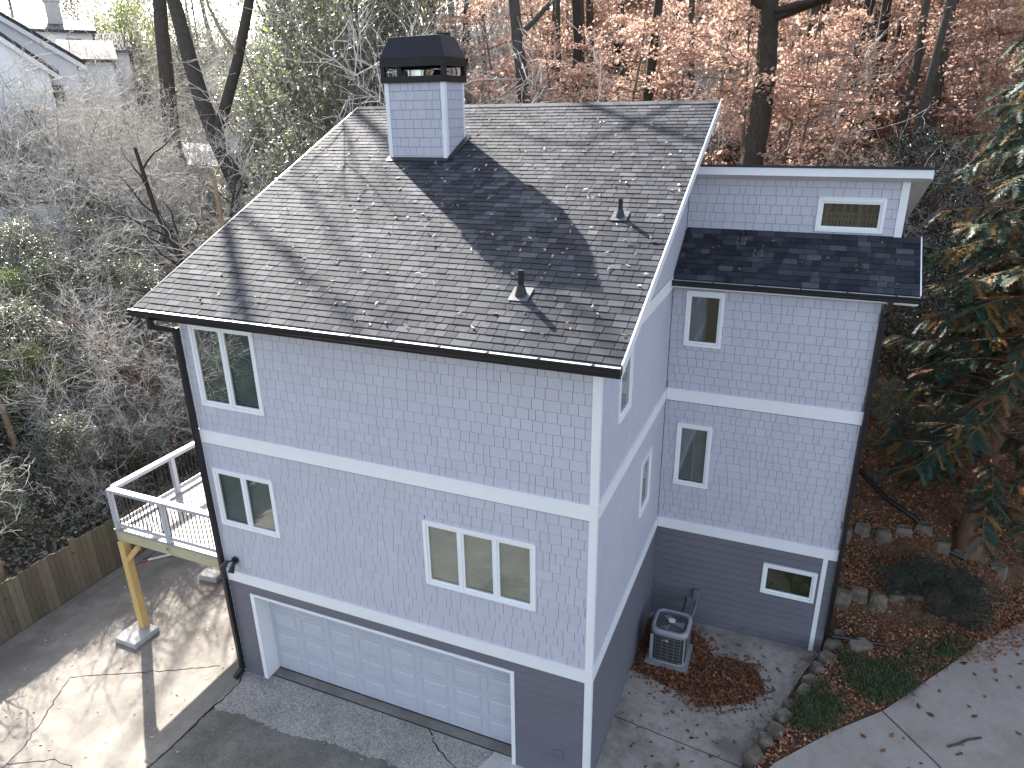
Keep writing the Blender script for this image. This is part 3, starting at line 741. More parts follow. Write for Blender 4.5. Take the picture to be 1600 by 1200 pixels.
ROOFP = [wedge_mesh('roof_shingle', 'roof', (i + .5) / NT, .02, .005) for i in range(NT)]
CH = (-5.80, -4.47, 4.462, 5.30)                     # chimney plan
shingle_roof(main_roof, XL, XR, EV_Y, EV_Z - RT, RD_Y, RD_Z - RT, .143, 51, keep=lambda c: not (CH[0] + .1 < c.x < CH[1] - .1 and CH[2] + .1 < c.y < CH[3] - .1))
shingle_roof(wing_roof, .03, 4.143, wing_roof_y0, wing_roof_z0 - RT, CY - .005, 8.609 - RT, .143, 52)

mb = MB()
for i in range(28):
    x0 = XL + i * (XR - XL) / 28; x1 = XL + (i + 1) * (XR - XL) / 28 - .004
    mb = MB(); zt = RD_Z + .006 + .004 * (i % 2)
    mb.add([(x0, RD_Y - .13, RD_Z - .13 * SL + .004), (x1, RD_Y - .13, RD_Z - .13 * SL + .004), (x1, RD_Y, zt), (x0, RD_Y, zt), (x1, RD_Y + .13, RD_Z - .13 * SL + .004), (x0, RD_Y + .13, RD_Z - .13 * SL + .004)],
           [(0, 1, 2, 3), (3, 2, 4, 5), (0, 3, 5), (1, 4, 2)], .9)  # pale tone stands in for sunlight along the ridge
    mb.build('ridge_cap', 'roof', main_roof)
# rake boards and edge metal
def rake(x0, x1, y0, z0, y1, z1, drop0, drop1, mat, name, parent):
    lo = [(x0, y0, z0 - drop1), (x1, y0, z0 - drop1), (x1, y1, z1 - drop1), (x0, y1, z1 - drop1)]
    hi = [(x0, y0, z0 - drop0), (x1, y0, z0 - drop0), (x1, y1, z1 - drop0), (x0, y1, z1 - drop0)]
    return MB().hexa(lo, hi).build(name, mat, parent)
for (xa, xb) in ((XR - .002, XR + .022), (XL - .022, XL + .002)):
    rake(xa, xb, EV_Y, EV_Z, RD_Y, RD_Z, .002, .17, 'trim' if xa > 0 else 'black', 'rake_board', main_roof)
rake(.03, XR - .004, EV_Y + .1, EV_Z + .1 * SL, RD_Y, RD_Z, .135, .155, 'soffit', 'soffit', main_roof)
rake(4.141, 4.162, wing_roof_y0, wing_roof_z0, CY, 8.609, .002, .10, 'trim', 'rake_board', wing_roof)
MB().box(XL, XR, EV_Y - .004, EV_Y + .02, EV_Z - .2, EV_Z - .03).build('fascia', 'black', main_roof)
MB().box(XL + .02, XR - .02, EV_Y + .02, .0, EV_Z - .2, EV_Z - .185).build('soffit', 'soffit', main_roof)
MB().box(.03, 4.14, wing_roof_y0 - .004, wing_roof_y0 + .02, wing_roof_z0 - .18, wing_roof_z0 - .03).build('fascia', 'trim', wing_roof)
MB().box(.03, 4.14, wing_roof_y0 + .02, D1 - .03, wing_roof_z0 - .18, wing_roof_z0 - .165).build('soffit', 'soffit', wing_roof)
MB().box(W2, 4.14, D1, CY, 7.6, 7.62).build('soffit', 'soffit', wing_roof)

def gutter(x0, x1, y, z, parent, step):
    """K-style trough whose back is on the fascia at y; mesh guard with brackets inside"""
    prof = [(0, -.115), (.085, -.115), (.098, -.09), (.098, -.05), (.118, -.03), (.118, 0), (.108, 0), (.108, -.025), (.090, -.045), (.090, -.09), (.082, -.107), (.008, -.107), (.008, 0), (0, 0)]
    g = MB().extrude(prof, (x0, y, z), (x1 - x0, 0, 0), (0, -1, 0), (0, 0, 1)).build('gutter', 'black', parent)
    for x in (x0, x1 - .006):
        MB().extrude([(0.001, -.114), (.084, -.114), (.097, -.09), (.117, -.03), (.117, -.001), (0.001, -.001)], (x, y, z), (.006, 0, 0), (0, -1, 0), (0, 0, 1)).build('end_cap', 'black', g)
    MB().box(x0 + .01, x1 - .01, y - .106, y - .010, z - .016, z - .010).build('gutter_guard', 'alum', g)
    n = int((x1 - x0) / step)
    for i in range(1, n + 1):
        x = x0 + i * (x1 - x0) / (n + .5); MB().box(x - .012, x + .012, y - .112, y - .03, z - .008, z + .004).build('bracket', 'black', g)
    return g
gm = gutter(XL - .02, XR + .02, EV_Y - .005, EV_Z - .02, house, .72)
gw = gutter(.02, 4.16, wing_roof_y0 - .005, wing_roof_z0 - .02, house, .72)
# downspouts
def spout(pts, wd, dp, parent):
    mb = MB()
    for a, b in zip(pts[:-1], pts[1:]): mb.bar(a, b, wd, dp)
    for p in pts[1:-1]: mb.box(p[0] - wd * .52, p[0] + wd * .52, p[1] - dp * .52, p[1] + dp * .52, p[2] - dp * .5, p[2] + dp * .5)
    return mb.build('downspout', 'black', parent, bevel=.012)
spout([(-7.62, -.41, 7.76), (-7.62, -.40, 7.56), (-7.46, -.075, 7.42), (-7.43, -.07, .12), (-7.43, -.30, .05)], .095, .085, house)
spout([(3.72, 4.72, 7.72), (3.72, 4.72, 7.55), (3.675, 4.885, 7.42), (3.675, 4.885, .62), (3.76, 4.90, .50)], .09, .08, house)

# ---- chimney
x0, x1, y0, y1 = CH; CZ = 11.38
chim = MB().box(x0 + .02, x1 - .02, y0 + .02, y1 - .02, 9.3, CZ - .01).build('chimney', 'sheath', house)
CF = Face((x0, y0 + .02, 0), (1, 0, 0), (0, -1, 0)); CR = Face((x1 - .02, y0, 0), (0, 1, 0), (1, 0, 0))
shakes(CF, chim, .09, x1 - x0 - .09, roof_z(y0) - .12, CZ, [], seed=61)
shakes(CR, chim, .09, y1 - y0 - .05, roof_z(y0) - .12, CZ, [], seed=62)
for (f, u0, u1) in ((CF, 0, .09), (CF, x1 - x0 - .09, x1 - x0), (CR, .0, .09), (CR, y1 - y0 - .06, y1 - y0)):
    mb = MB(); f.box(mb, u0, u1, roof_z(y0) - .1, CZ - .004, .001, .021 if f is CF else .0205); mb.build('corner_board', 'trim', chim)
MB().box(x0 + .0, x0 + .02, y0 + .02, y1, 9.5, CZ - .004).build('chimney_face', 'shake', chim); MB().box(x0 + .02, x1 - .02, y1 - .02, y1, 9.8, CZ - .004).build('chimney_face', 'shake', chim)
o = .045; cx0, cx1, cy0, cy1 = x0 - o, x1 + o, y0 - o, y1 + o
mb = MB(); pt = .09
def ring(mb, a0, a1, b0, b1, z0, z1, t):
    mb.box(a0, a1, b0, b0 + t, z0, z1); mb.box(a0, a1, b1 - t, b1, z0, z1); mb.box(a0, a0 + t, b0 + t, b1 - t, z0, z1); mb.box(a1 - t, a1, b0 + t, b1 - t, z0, z1)
ring(mb, cx0, cx1, cy0, cy1, CZ - .03, CZ + .085, .012)
ring(mb, cx0, cx1, cy0, cy1, CZ + .25, CZ + .405, .012)
for xa in (cx0, cx1 - pt):
    for ya in (cy0, cy1 - pt):
        mb.box(xa, xa + pt, ya, ya + pt, CZ + .0851, CZ + .2499)
cap = mb.build('chimney_cap', 'capblack', chim, bevel=.006)
hz0, hz1, ins = CZ + .405, CZ + .79, .15
mb = MB(); mb.hexa([(cx0, cy0, hz0), (cx1, cy0, hz0), (cx1, cy1, hz0), (cx0, cy1, hz0)], [(cx0 + ins, cy0 + ins, hz1), (cx1 - ins, cy0 + ins, hz1), (cx1 - ins, cy1 - ins, hz1), (cx0 + ins, cy1 - ins, hz1)])
mb.build('hood', 'capblack', chim, bevel=.006)
MB().box(-4.87, -4.63, 5.00, 5.12, hz1 - .02, hz1 + .07).build('hood_vent', 'capblack', chim)
MB().box(x0 + .0, x1, y0, y1, CZ - .008, CZ + .006).build('chase_cover', 'steel', chim)
mb = MB(); mb.cyl((-5.22, 4.80, CZ), (-5.22, 4.80, CZ + .2), .20, n=20); mb.cyl((-5.22, 4.80, CZ + .2), (-5.22, 4.80, CZ + .25), .27, .24, n=20); mb.build('flue_pipe', 'steel', chim)
mb = MB(); mb.cyl((-4.78, 4.80, CZ), (-4.78, 4.80, CZ + .1), .07, n=14); mb.cyl((-4.78, 4.80, CZ + .1), (-4.78, 4.80, CZ + .2), .13, .06, n=14); mb.build('flue_pipe', 'steel', chim)
MB().box(-5.53, -5.43, 4.52, 4.62, CZ, CZ + .26).build('cap_leg', 'capblack', chim)
mb = MB(); mb.add([(x0 - .03, y0 - .11, roof_z(y0 - .11) + .012), (x1 + .03, y0 - .11, roof_z(y0 - .11) + .012), (x1 + .03, y0 + .03, roof_z(y0) + .03), (x0 - .03, y0 + .03, roof_z(y0) + .03)], [(0, 1, 2, 3)])
mb.add([(x1 + .10, y0 - .03, roof_z(y0 - .03) + .01), (x1 + .10, y1 + .05, roof_z(y1 + .05) + .01), (x1 + .01, y1 + .05, roof_z(y1 + .05) + .035), (x1 + .01, y0 - .03, roof_z(y0 - .03) + .035)], [(0, 1, 2, 3)])
mb.build('chimney_flashing', 'black', chim)

# ---- vent pipes
def vent(x, y, zf, r, h, parent, fs):
    z = zf(y)
    v = MB().cyl((x, y, z - .05), (x, y, z + h), r, n=12).build('vent_pipe', 'black', parent)
    MB().cyl((x, y, z - .02), (x, y, z + h * .42), r * 2.2, r * 1.15, n=14).build('vent_boot', 'rubber', v)
    s = fs; mb = MB(); lo = [(x - s, y - s, zf(y - s) + .008), (x + s, y - s, zf(y - s) + .008), (x + s, y + s, zf(y + s) + .008), (x - s, y + s, zf(y + s) + .008)]
    mb.hexa(lo, [(a, b, c + .006) for a, b, c in lo]); mb.build('vent_flashing', 'galv', v)
vent(-1.435, .76, roof_z, .045, .36, main_roof, .15); vent(-.53, 2.78, roof_z, .038, .28, main_roof, .13)
WS = (8.609 - wing_roof_z0) / (CY - wing_roof_y0)
def wroof_z(y): return wing_roof_z0 + WS * (y - wing_roof_y0)
vent(1.11, 5.72, wroof_z, .035, .20, wing_roof, .09); vent(1.45, 5.45, wroof_z, .035, .14, wing_roof, .08)

# ---- clerestory roof (falls away to the back)
FY, FZ = 5.73, 9.80; BY = 9.7; BZ = FZ - .38 * (BY - FY)
cr = MB().hexa([(-.1, FY - .03, FZ - .015), (4.14, FY - .03, FZ - .015), (4.14, BY, BZ - .015), (-.1, BY, BZ - .015)], [(-.1, FY - .03, FZ + .02), (4.14, FY - .03, FZ + .02), (4.14, BY, BZ + .02), (-.1, BY, BZ + .02)]).build('roof', 'roof', house)
MB().box(.03, 4.12, FY, FY + .03, FZ - .165, FZ - .016).build('fascia', 'trim', cr)
MB().hexa([(4.10, FY + .03, FZ - .18), (4.12, FY + .03, FZ - .18), (4.12, BY, BZ - .18), (4.10, BY, BZ - .18)], [(4.10, FY + .03, FZ - .02), (4.12, FY + .03, FZ - .02), (4.12, BY, BZ - .02), (4.10, BY, BZ - .02)]).build('rake_board', 'trim', cr)
MB().hexa([(.03, FY + .03, FZ - .168), (4.10, FY + .03, FZ - .168), (4.10, BY, BZ - .155), (.03, BY, BZ - .155)], [(.03, FY + .03, FZ - .156), (4.10, FY + .03, FZ - .156), (4.10, BY, BZ - .14), (.03, BY, BZ - .14)]).build('soffit', 'soffit', cr)

# ---- small fittings on the walls
fl = MB().cyl((-7.1, -.03, 2.84), (-7.1, -.07, 2.84), .07, n=14).build('floodlight', 'black', house)
for dx, dz in ((-.10, -.06), (.04, -.10)):
    MB().cyl((-7.1 + dx * .3, -.07, 2.84), (-7.1 + dx, -.16, 2.86 + dz * .3), .018, n=8).cyl((-7.1 + dx, -.13, 2.88 + dz * .3), (-7.1 + dx * 1.5, -.26, 2.80 + dz), .03, .065, n=14).build('lamp_head', 'black', fl)
MB().box(-7.16, -7.04, -.12, -.07, 2.70, 2.76).build('motion_sensor', 'whiteplastic', fl)
MB().box(-.60, -.44, -.04, -.015, .50, .68).cyl((-.52, -.04, .6), (-.52, -.11, .58), .02, n=8).build('hose_tap', 'lap', house, bevel=.006)
MB().box(.92, 1.06, D1 - .12, D1 - .015, .68, .92).build('disconnect_box', 'lap', house, bevel=.008)
MB().path([(1.0, D1 - .06, .70), (1.0, D1 - .07, .52), (.98, D1 - .12, .35), (.93, D1 - .30, .25), (.88, D1 - .5, .24)], .014).build('conduit', 'acwire', house)
MB().box(2.03, 2.21, D1 - .035, D1 - .015, .03, .19).build('foundation_vent', 'lap', house)
MB().path([(3.76, 4.90, .50), (3.84, 4.98, .47), (4.3, 5.07, .44), (4.83, 5.17, .41)], .042, 10).build('drain_hose', 'black', house)

# ---- now hand out the pieces: the 300 largest of each kind singly, the rest joined per parent
def deal(kind, meshes, mat, thick):
    L = sorted(PIECES[kind], key=lambda t: -t[0]); rest = {}
    for i, (area, mt, tone, par) in enumerate(L):
        if i < 300: link(kind, meshes[tone], par, mt)
        else: rest.setdefault(par.name, (par, []))[1].append((mt, tone))
    base = np.array([v.co[:] for v in meshes[0].vertices]); bf = np.array([p.vertices[:] for p in meshes[0].polygons])
    for par, items in rest.values():
        V = []; F = []; TN = []
        for k, (mt, tone) in enumerate(items):
            A = np.array(mt); V.append(base @ A[:3, :3].T + A[:3, 3]); F.append(bf + k * 8); TN += [(tone + .5) / NT] * 6
        o_ = link(kind, mesh_np(kind, np.concatenate(V), np.concatenate(F), mat, TN), par); o_['kind'] = 'stuff'
deal('siding_shingle', SHAKE, 'shake', .017)
deal('roof_shingle', ROOFP, 'roof', .02)
# ------------------------------------------------------------------ deck
deck = thing('deck', 'raised white deck with black balusters on a pine post', 'deck', (-10.4, 0, 0))
def dpart(mb, name, mat, bevel=0, parent=None):
    o_ = mb.build(name, mat, parent or deck, bevel)
    if parent is None: o_.location = (10.4, 0, 0)
    return o_
DX0_, DXE, DYF, DYB, DZ = -10.57, -7.45, .08, 5.2, 2.65
n = 22; bw = (DXE - DX0_) / n
for i in range(n):
    dpart(MB().box(DX0_ + i * bw, DX0_ + (i + 1) * bw - .006, DYF, DYB, DZ - .03, DZ, random.random()), 'deck_board', 'deckboard')
dpart(MB().box(DX0_ + .02, DXE, DYF + .02, DYF + .06, DZ - .28, DZ - .031), 'rim_joist', 'treated')
dpart(MB().box(DX0_ + .02, DX0_ + .06, DYF + .06, DYB, DZ - .28, DZ - .031), 'rim_joist', 'treated')
for i in range(1, 8): dpart(MB().box(DX0_ + .42 * i, DX0_ + .42 * i + .04, DYF + .06, DYB, DZ - .24, DZ - .031), 'joist', 'treated')
dpart(MB().box(-10.49, -10.33, .03 - .0, .19, .12, DZ - .285), 'post', 'pine', .006)
dpart(MB().bar((-10.41, .07, 1.86), (-9.93, .07, DZ - .30), .10, .09, up=(0, 1, 0)), 'brace', 'pine', .004)
dpart(MB().box(-7.72, -7.58, .10, .24, .0, DZ - .285), 'post', 'pine', .006)
dpart(MB().box(-10.72, -10.10, -.42, .22, -.02, .12), 'footing', 'concwhite', .012)
RZ = 3.60
def rail_run(a, b, posts):
    a = Vector(a); b = Vector(b); d = (b - a); L = d.length; d.normalize()
    dpart(MB().bar((a.x, a.y, RZ), (b.x, b.y, RZ), .14, .04), 'top_rail', 'trexwhite', .005)
    dpart(MB().bar((a.x, a.y, RZ - .055), (b.x, b.y, RZ - .055), .04, .07), 'sub_rail', 'trexwhite')
    dpart(MB().bar((a.x, a.y, DZ + .11), (b.x, b.y, DZ + .11), .04, .08), 'bottom_rail', 'trexwhite')
    for t in posts:
        q = a + d * t; dpart(MB().box(q.x - .05, q.x + .05, q.y - .05, q.y + .05, DZ - .25, RZ - .021), 'rail_post', 'trexwhite', .004)
    nb = int(L / .108)
    for i in range(1, nb):
        t = i * L / nb
        if min(abs(t - p) for p in posts) < .06: continue
        q = a + d * t; dpart(MB().box(q.x - .008, q.x + .008, q.y - .008, q.y + .008, DZ + .15, RZ - .09), 'baluster', 'black')
rail_run((DX0_ + .07, DYF + .07, 0), (DXE - .05, DYF + .07, 0), [0, 1.47])
rail_run((DX0_ + .07, DYF + .15, 0), (DX0_ + .07, DYB, 0), [1.52, 3.2, 4.95])

# ------------------------------------------------------------------ fence
fence = thing('board_fence', 'weathered wooden board fence along the left patio edge', 'fence', (-12.95, 0, 0))
y = -6.0; r_ = random.Random(4); i = 0
while y < 7.0:
    wd = .138 + r_.uniform(-.008, .008); h = 1.40 + r_.uniform(-.03, .03)
    if r_.random() < .05: h += .13
    mb = MB().hexa([(.0, y, .07), (.018, y, .07), (.018, y + wd - .008, .07), (.0, y + wd - .008, .07)], [(-.02 + r_.uniform(-.015, .01), y, h), (.0, y, h), (.0, y + wd - .008, h + r_.uniform(-.02, .02)), (-.02, y + wd - .008, h)], r_.random())
    o_ = mb.build('fence_board', 'fence', fence); y += wd
for z in (.35, .95): MB().box(-.07, -.022, -6, 7, z, z + .09).build('fence_rail', 'fence', fence)
for k in range(6): MB().box(-.16, -.071, -5.9 + k * 2.5, -5.8 + k * 2.5, 0, 1.25).build('fence_post', 'fence', fence)

# ------------------------------------------------------------------ air conditioner
acp = MB().box(.24, 1.12, 3.2, 4.1, 0, .09).build('equipment_pad', 'pad', None, .012)
tag(acp, 'low grey concrete pad beneath the air conditioner', 'pad')
ac = thing('air_conditioner', 'grey outdoor air conditioner unit with fan grille on top', 'air conditioner', (.68, 3.66, .09))
def sq(r, h, n=40, p=5.0):
    out = []
    for i in range(n):
        t = 2 * math.pi * i / n; c, s = math.cos(t), math.sin(t); k = (abs(c) ** p + abs(s) ** p) ** (-1 / p); out.append((c * k * r, s * k * r, h))
    return out
def loft(mb, rings, closed_top=True, closed_bot=True):
    n = len(rings[0]); vs = [v for rg in rings for v in rg]; fs = []
    for k in range(len(rings) - 1):
        for i in range(n): fs.append((k * n + i, k * n + (i + 1) % n, (k + 1) * n + (i + 1) % n, (k + 1) * n + i))
    mb.add(vs, fs, .5, True)
    if closed_bot: mb.add(rings[0], [tuple(range(n - 1, -1, -1))])
    if closed_top: mb.add(rings[-1], [tuple(range(n))])
    return mb
loft(MB(), [sq(.352, .05), sq(.352, .70)]).build('coil', 'accoil', ac)
loft(MB(), [sq(.37, 0.0), sq(.375, .01), sq(.375, .05), sq(.365, .06)]).build('base_pan', 'acmetal', ac)
top = MB(); loft(top, [sq(.372, .70), sq(.385, .71), sq(.385, .79), sq(.372, .815), sq(.335, .825), sq(.305, .82), sq(.30, .79)], False, False).build('top_cap', 'acmetal', ac)
loft(MB(), [sq(.30, .735), sq(.30, .74)]).build('fan_well', 'accoil', ac)
mb = MB()
for i in range(-9, 10):
    x = i * .031; L = .285
    mb.path([(x, -L, .815), (x * .96, 0, .832), (x, L, .815)], .0035, 4)
for k in range(1, 5):
    rr = .07 * k; mb.path([(rr * math.cos(t), rr * math.sin(t), .826) for t in np.linspace(0, 2 * math.pi, 25)], .0035, 4)
mb.build('fan_grille', 'acwire', ac)
MB().prism([(.075 * math.cos(t) * (1.15 if i % 2 else 1), .075 * math.sin(t) * (1.0), ) for i, t in enumerate(np.linspace(0, 2 * math.pi, 9)[:-1])], .834, .85).build('fan_badge', 'badge', ac, .004)
for a in range(3):                                   # fan blades under the grille
    t = a * 2.094; mb = MB(); mb.hexa([(.04 * math.cos(t), .04 * math.sin(t), .76), (.26 * math.cos(t - .3), .26 * math.sin(t - .3), .755), (.26 * math.cos(t + .35), .26 * math.sin(t + .35), .775), (.05 * math.cos(t + .6), .05 * math.sin(t + .6), .775)],
        [(.04 * math.cos(t), .04 * math.sin(t), .765), (.26 * math.cos(t - .3), .26 * math.sin(t - .3), .76), (.26 * math.cos(t + .35), .26 * math.sin(t + .35), .78), (.05 * math.cos(t + .6), .05 * math.sin(t + .6), .78)]); mb.build('fan_blade', 'acmetal', ac)
for sx in (-1, 1):
    for sy in (-1, 1):
        mb = MB(); pts = [v for v in sq(.374, 0, 160) if v[0] * sx > .30 and v[1] * sy > .30]
        pts.sort(key=lambda v: math.atan2(v[1] * sy, v[0] * sx))
        for a, b in zip(pts[:-1], pts[1:]): mb.add([(a[0], a[1], .05), (b[0], b[1], .05), (b[0], b[1], .70), (a[0], a[1], .70)], [(0, 1, 2, 3), (3, 2, 1, 0)][: 1] if sx * sy > 0 else [(3, 2, 1, 0)])
        mb.build('corner_post', 'acmetal', ac)
mb = MB()
for k in range(8):
    z = .10 + k * .08; mb.path(sq(.366, z, 40) + [sq(.366, z, 40)[0]], .0035, 4)
for t in np.linspace(-.25, .25, 5):
    mb.bar((t, -.366, .06), (t, -.366, .70), .006, .006); mb.bar((.366, t, .06), (.366, t, .70), .006, .006)
mb.build('louver', 'acwire', ac)
MB().box(-.373, -.372, -.3, .3, .05, .70).box(-.36, -.29, -.377, -.372, .05, .70).build('side_panel', 'acmetal', ac)
ov = [(.055 * math.cos(t), .022 * math.sin(t)) for t in np.linspace(0, 2 * math.pi, 25)[:-1]]
MB().extrude(ov, (-.05, -.37, .60), (0, -.006, 0), (1, 0, 0), (0, 0, 1)).build('emblem', 'badge', ac)
MB().extrude([(x * .62 - .014, z * .66) for x, z in ov], (-.05, -.376, .60), (0, -.003, 0), (1, 0, 0), (0, 0, 1)).build('emblem_centre', 'badgeblue', ac)
MB().path([(.02, .36, .2), (.05, .6, .25), (.1, 1.0, .5), (.1, 1.26, .52)], .02, 8).build('refrigerant_line', 'rubber', ac)

# ------------------------------------------------------------------ stones
def rock_mesh(seed, sx, sy, sz, mat='stone'):
    r = np.random.default_rng(seed); mb = MB(); n = 7
    ang = np.sort(np.linspace(0, 2 * math.pi, n, endpoint=False) + r.uniform(-.28, .28, n)); rad = r.uniform(.85, 1.08, n)
    P = [[(sx * math.copysign(abs(math.cos(a)) ** .6, math.cos(a)) * q * k, sy * math.copysign(abs(math.sin(a)) ** .6, math.sin(a)) * q * k, z * sz + r.uniform(-.02, .02)) for a, q in zip(ang, rad)] for k, z in ((.92, 0), (1.0, .35), (.97, .8), (.8, 1.0))]
    loft(mb, P); mb.smooth = [False] * len(mb.smooth); return mb
stones = [(3.97, 5.30), (3.83, 4.93), (3.72, 4.51), (3.53, 4.06), (3.44, 3.66), (3.28, 3.28), (3.10, 2.90), (2.98, 2.54), (2.85, 2.2), (2.73, 1.86), (2.58, 1.5)]
rw = thing('stone_edging', 'row of squarish stones edging the side patio', 'stones', (3.3, 3.4, 0))
for i, (sx, sy) in enumerate(stones):
    o_ = rock_mesh(70 + i, .15 + .03 * (i % 3), .15 + .03 * ((i + 1) % 2), .36 + .05 * (i % 2)).build('stone', 'stone', rw, .012)
    o_.location = (sx - 3.3, sy - 3.4, -.02); o_.rotation_euler = (.06 * ((i % 3) - 1), .08 * ((i % 2) - .5), .35 + .4 * (i % 3))
o_ = rock_mesh(90, .26, .17, .2).build('loose_stone', 'stone', None, .012); o_.location = (4.33, 5.02, .26); o_.rotation_euler = (.1, -.1, .4)
tag(o_, 'flat pale stone lying alone beside the stone edging', 'stone')
for nm, lab, yy, xs, zz in (('stone_terrace', 'lower row of terrace stones just above the drain hose', 6.1, np.arange(3.95, 5.4, .36), .38), ('stone_terrace', 'upper row of terrace stones below the fir trunk', 7.66, np.arange(3.9, 7.4, .42), 1.05)):
    tr = thing(nm, lab, 'stones', (4.5, yy, zz))
    for i, x in enumerate(xs):
        o_ = rock_mesh(100 + i, .2, .13, .46).build('stone', 'stone', tr, .012); yy2 = yy + .07 * math.sin(i * 2.1) + .22 * (x - 4); o_.location = (x - 4.5, yy2 - yy, T(x, yy2 + .12) - .38 - zz); o_.rotation_euler = (0, 0, .1 * math.sin(i * 3.))

# ------------------------------------------------------------------ small things on the ground
o_ = MB().box(-.26, .26, -.15, .15, 0, .15).build('concrete_block', 'concwhite', None, .01); o_.location = (-10.45, 2.15, .0); o_.rotation_euler = (0, 0, .12); tag(o_, 'pale concrete block on the patio under the deck', 'block')
pole = thing('white_pole', 'white pole with a red end lying on the shaded patio', 'pole', (-12.2, 2.35, .0))
MB().cyl((.15, .25, .05), (-.35, -.25, .03), .03, n=10).build('shaft', 'whiteplastic', pole); MB().cyl((-.352, -.252, .03), (-.45, -.35, .03), .034, n=10).build('tip', 'red', pole)
o_ = MB().path([(5.67, 2.9, .325), (5.86, 3.04, .33), (6.02, 3.2, .328), (6.24, 3.33, .325)], .022, 6).build('stick', 'bark'); tag(o_, 'bare stick lying on the side drive', 'stick')
pp = [(3.7, 9.75), (4.19, 9.2), (4.79, 8.6), (5.39, 8.25), (6.0, 8.05), (6.5, 8.1)]
o_ = MB().path([(a, b, T(a, b) + .06) for a, b in pp], .055, 10).build('drain_pipe', 'black'); tag(o_, 'black corrugated drain pipe lying across the leafy bank', 'pipe')
# ------------------------------------------------------------------ vegetation meshes
def grow(r, p, d, L, nseg, wander, lift):
    P = [np.array(p, float)]; d = np.array(d, float); d /= np.linalg.norm(d)
    for _ in range(nseg):
        d = d + r.normal(0, wander, 3) + np.array([0, 0, lift]); d /= np.linalg.norm(d); P.append(P[-1] + d * L / nseg)
    return np.array(P), d
def child_dir(r, d, ang):
    d = d / np.linalg.norm(d); a = np.cross(d, r.normal(0, 1, 3)); a /= np.linalg.norm(a) + 1e-9
    return d * math.cos(ang) + a * math.sin(ang)
def bare_tree(seed, H=20., R=.30, limbs=14, first=.35, subs=5, twigs=3, lean=(0, 0), fork=False, crook=.05):
    """returns trunk(V,F) and crown(V,F)"""
    r = np.random.default_rng(seed); trunk = []; crown = []
    P, _ = grow(r, (0, 0, -.6), (lean[0], lean[1], 1), H, 14, crook, .04)
    rad = R * (1 - np.linspace(0, 1, 15) * .88) ** 1.0; rad[0] *= 1.35
    trunk.append(tube(P, rad, 9)); stems = [(P, rad, first)]
    if fork:
        i = 6 if fork < 0 else 3; Pf, _ = grow(r, P[i], (-.9 if fork < 0 else .55, -.05, 1), H * .75, 11, .05, .05)
        rf = rad[i] * .75 * (1 - np.linspace(0, 1, 12) * .88); trunk.append(tube(Pf, rf, 8)); stems.append((Pf, rf, .2))
    for P, rad, f0 in stems:
        n = len(P)
        for k in range(limbs):
            t = f0 + (1 - f0) * (k + r.random()) / limbs * .97; x = t * (n - 1); i = min(int(x), n - 2); q = P[i] + (P[i + 1] - P[i]) * (x - i)
            rr = rad[i] * r.uniform(.35, .6); L = H * .32 * (1.15 - t) * r.uniform(.6, 1.2) + .6
            B, d = grow(r, q, child_dir(r, P[i + 1] - P[i], r.uniform(.7, 1.15)), L, 6, .16, .07)
            rb = rr * (1 - np.linspace(0, 1, 7) * .85); (trunk if rr > .06 else crown).append(tube(B, rb, 5))
            for s in range(subs):
                j = r.integers(1, 6); Ls = L * .45 * r.uniform(.5, 1.1)
                S, d2 = grow(r, B[j], child_dir(r, B[j] - B[j - 1], r.uniform(.5, 1.0)), Ls, 4, .2, .06)
                crown.append(tube(S, max(rb[j] * .5, .012) * (1 - np.linspace(0, 1, 5) * .75), 4))
                for u in range(twigs):
                    j2 = r.integers(1, 5); Q, _ = grow(r, S[j2], child_dir(r, S[j2] - S[j2 - 1], r.uniform(.4, 1.0)), Ls * .5 * r.uniform(.5, 1.1), 2, .25, .05)
                    crown.append(tube(Q, np.array([.011, .008, .004]), 3))
    return join(trunk), join(crown)
def brush(seed, H=4., stems=9, subs=9, twigs=7, spread=.9, thick=.028):
    r = np.random.default_rng(seed); A = []; B = []
    for s in range(stems):
        a = r.uniform(0, 6.28); sp = spread * r.uniform(.3, 1.2)
        P, _ = grow(r, (r.normal(0, .15), r.normal(0, .15), -.2), (math.cos(a) * sp, math.sin(a) * sp, 1), H * r.uniform(.6, 1.15), 8, .13, -.02)
        rad = thick * r.uniform(.7, 1.5) * (1 - np.linspace(0, 1, 9) * .8); A.append(tube(P, rad, 5))
        for k in range(subs):
            j = r.integers(2, 9); Q, _ = grow(r, P[j], child_dir(r, P[j] - P[j - 1], r.uniform(.4, 1.1)), H * .38 * r.uniform(.4, 1.1), 5, .2, .0)
            rq = max(rad[j] * .6, .009) * (1 - np.linspace(0, 1, 6) * .6); B.append(tube(Q, rq, 4))
            for u in range(twigs):
                j2 = r.integers(1, 6); S, _ = grow(r, Q[j2], child_dir(r, Q[j2] - Q[j2 - 1], r.uniform(.4, 1.2)), H * .16 * r.uniform(.4, 1.2), 3, .25, .0)
                B.append(tube(S, np.array([.0095, .008, .0065, .004]), 3))
    return join(A), join(B)
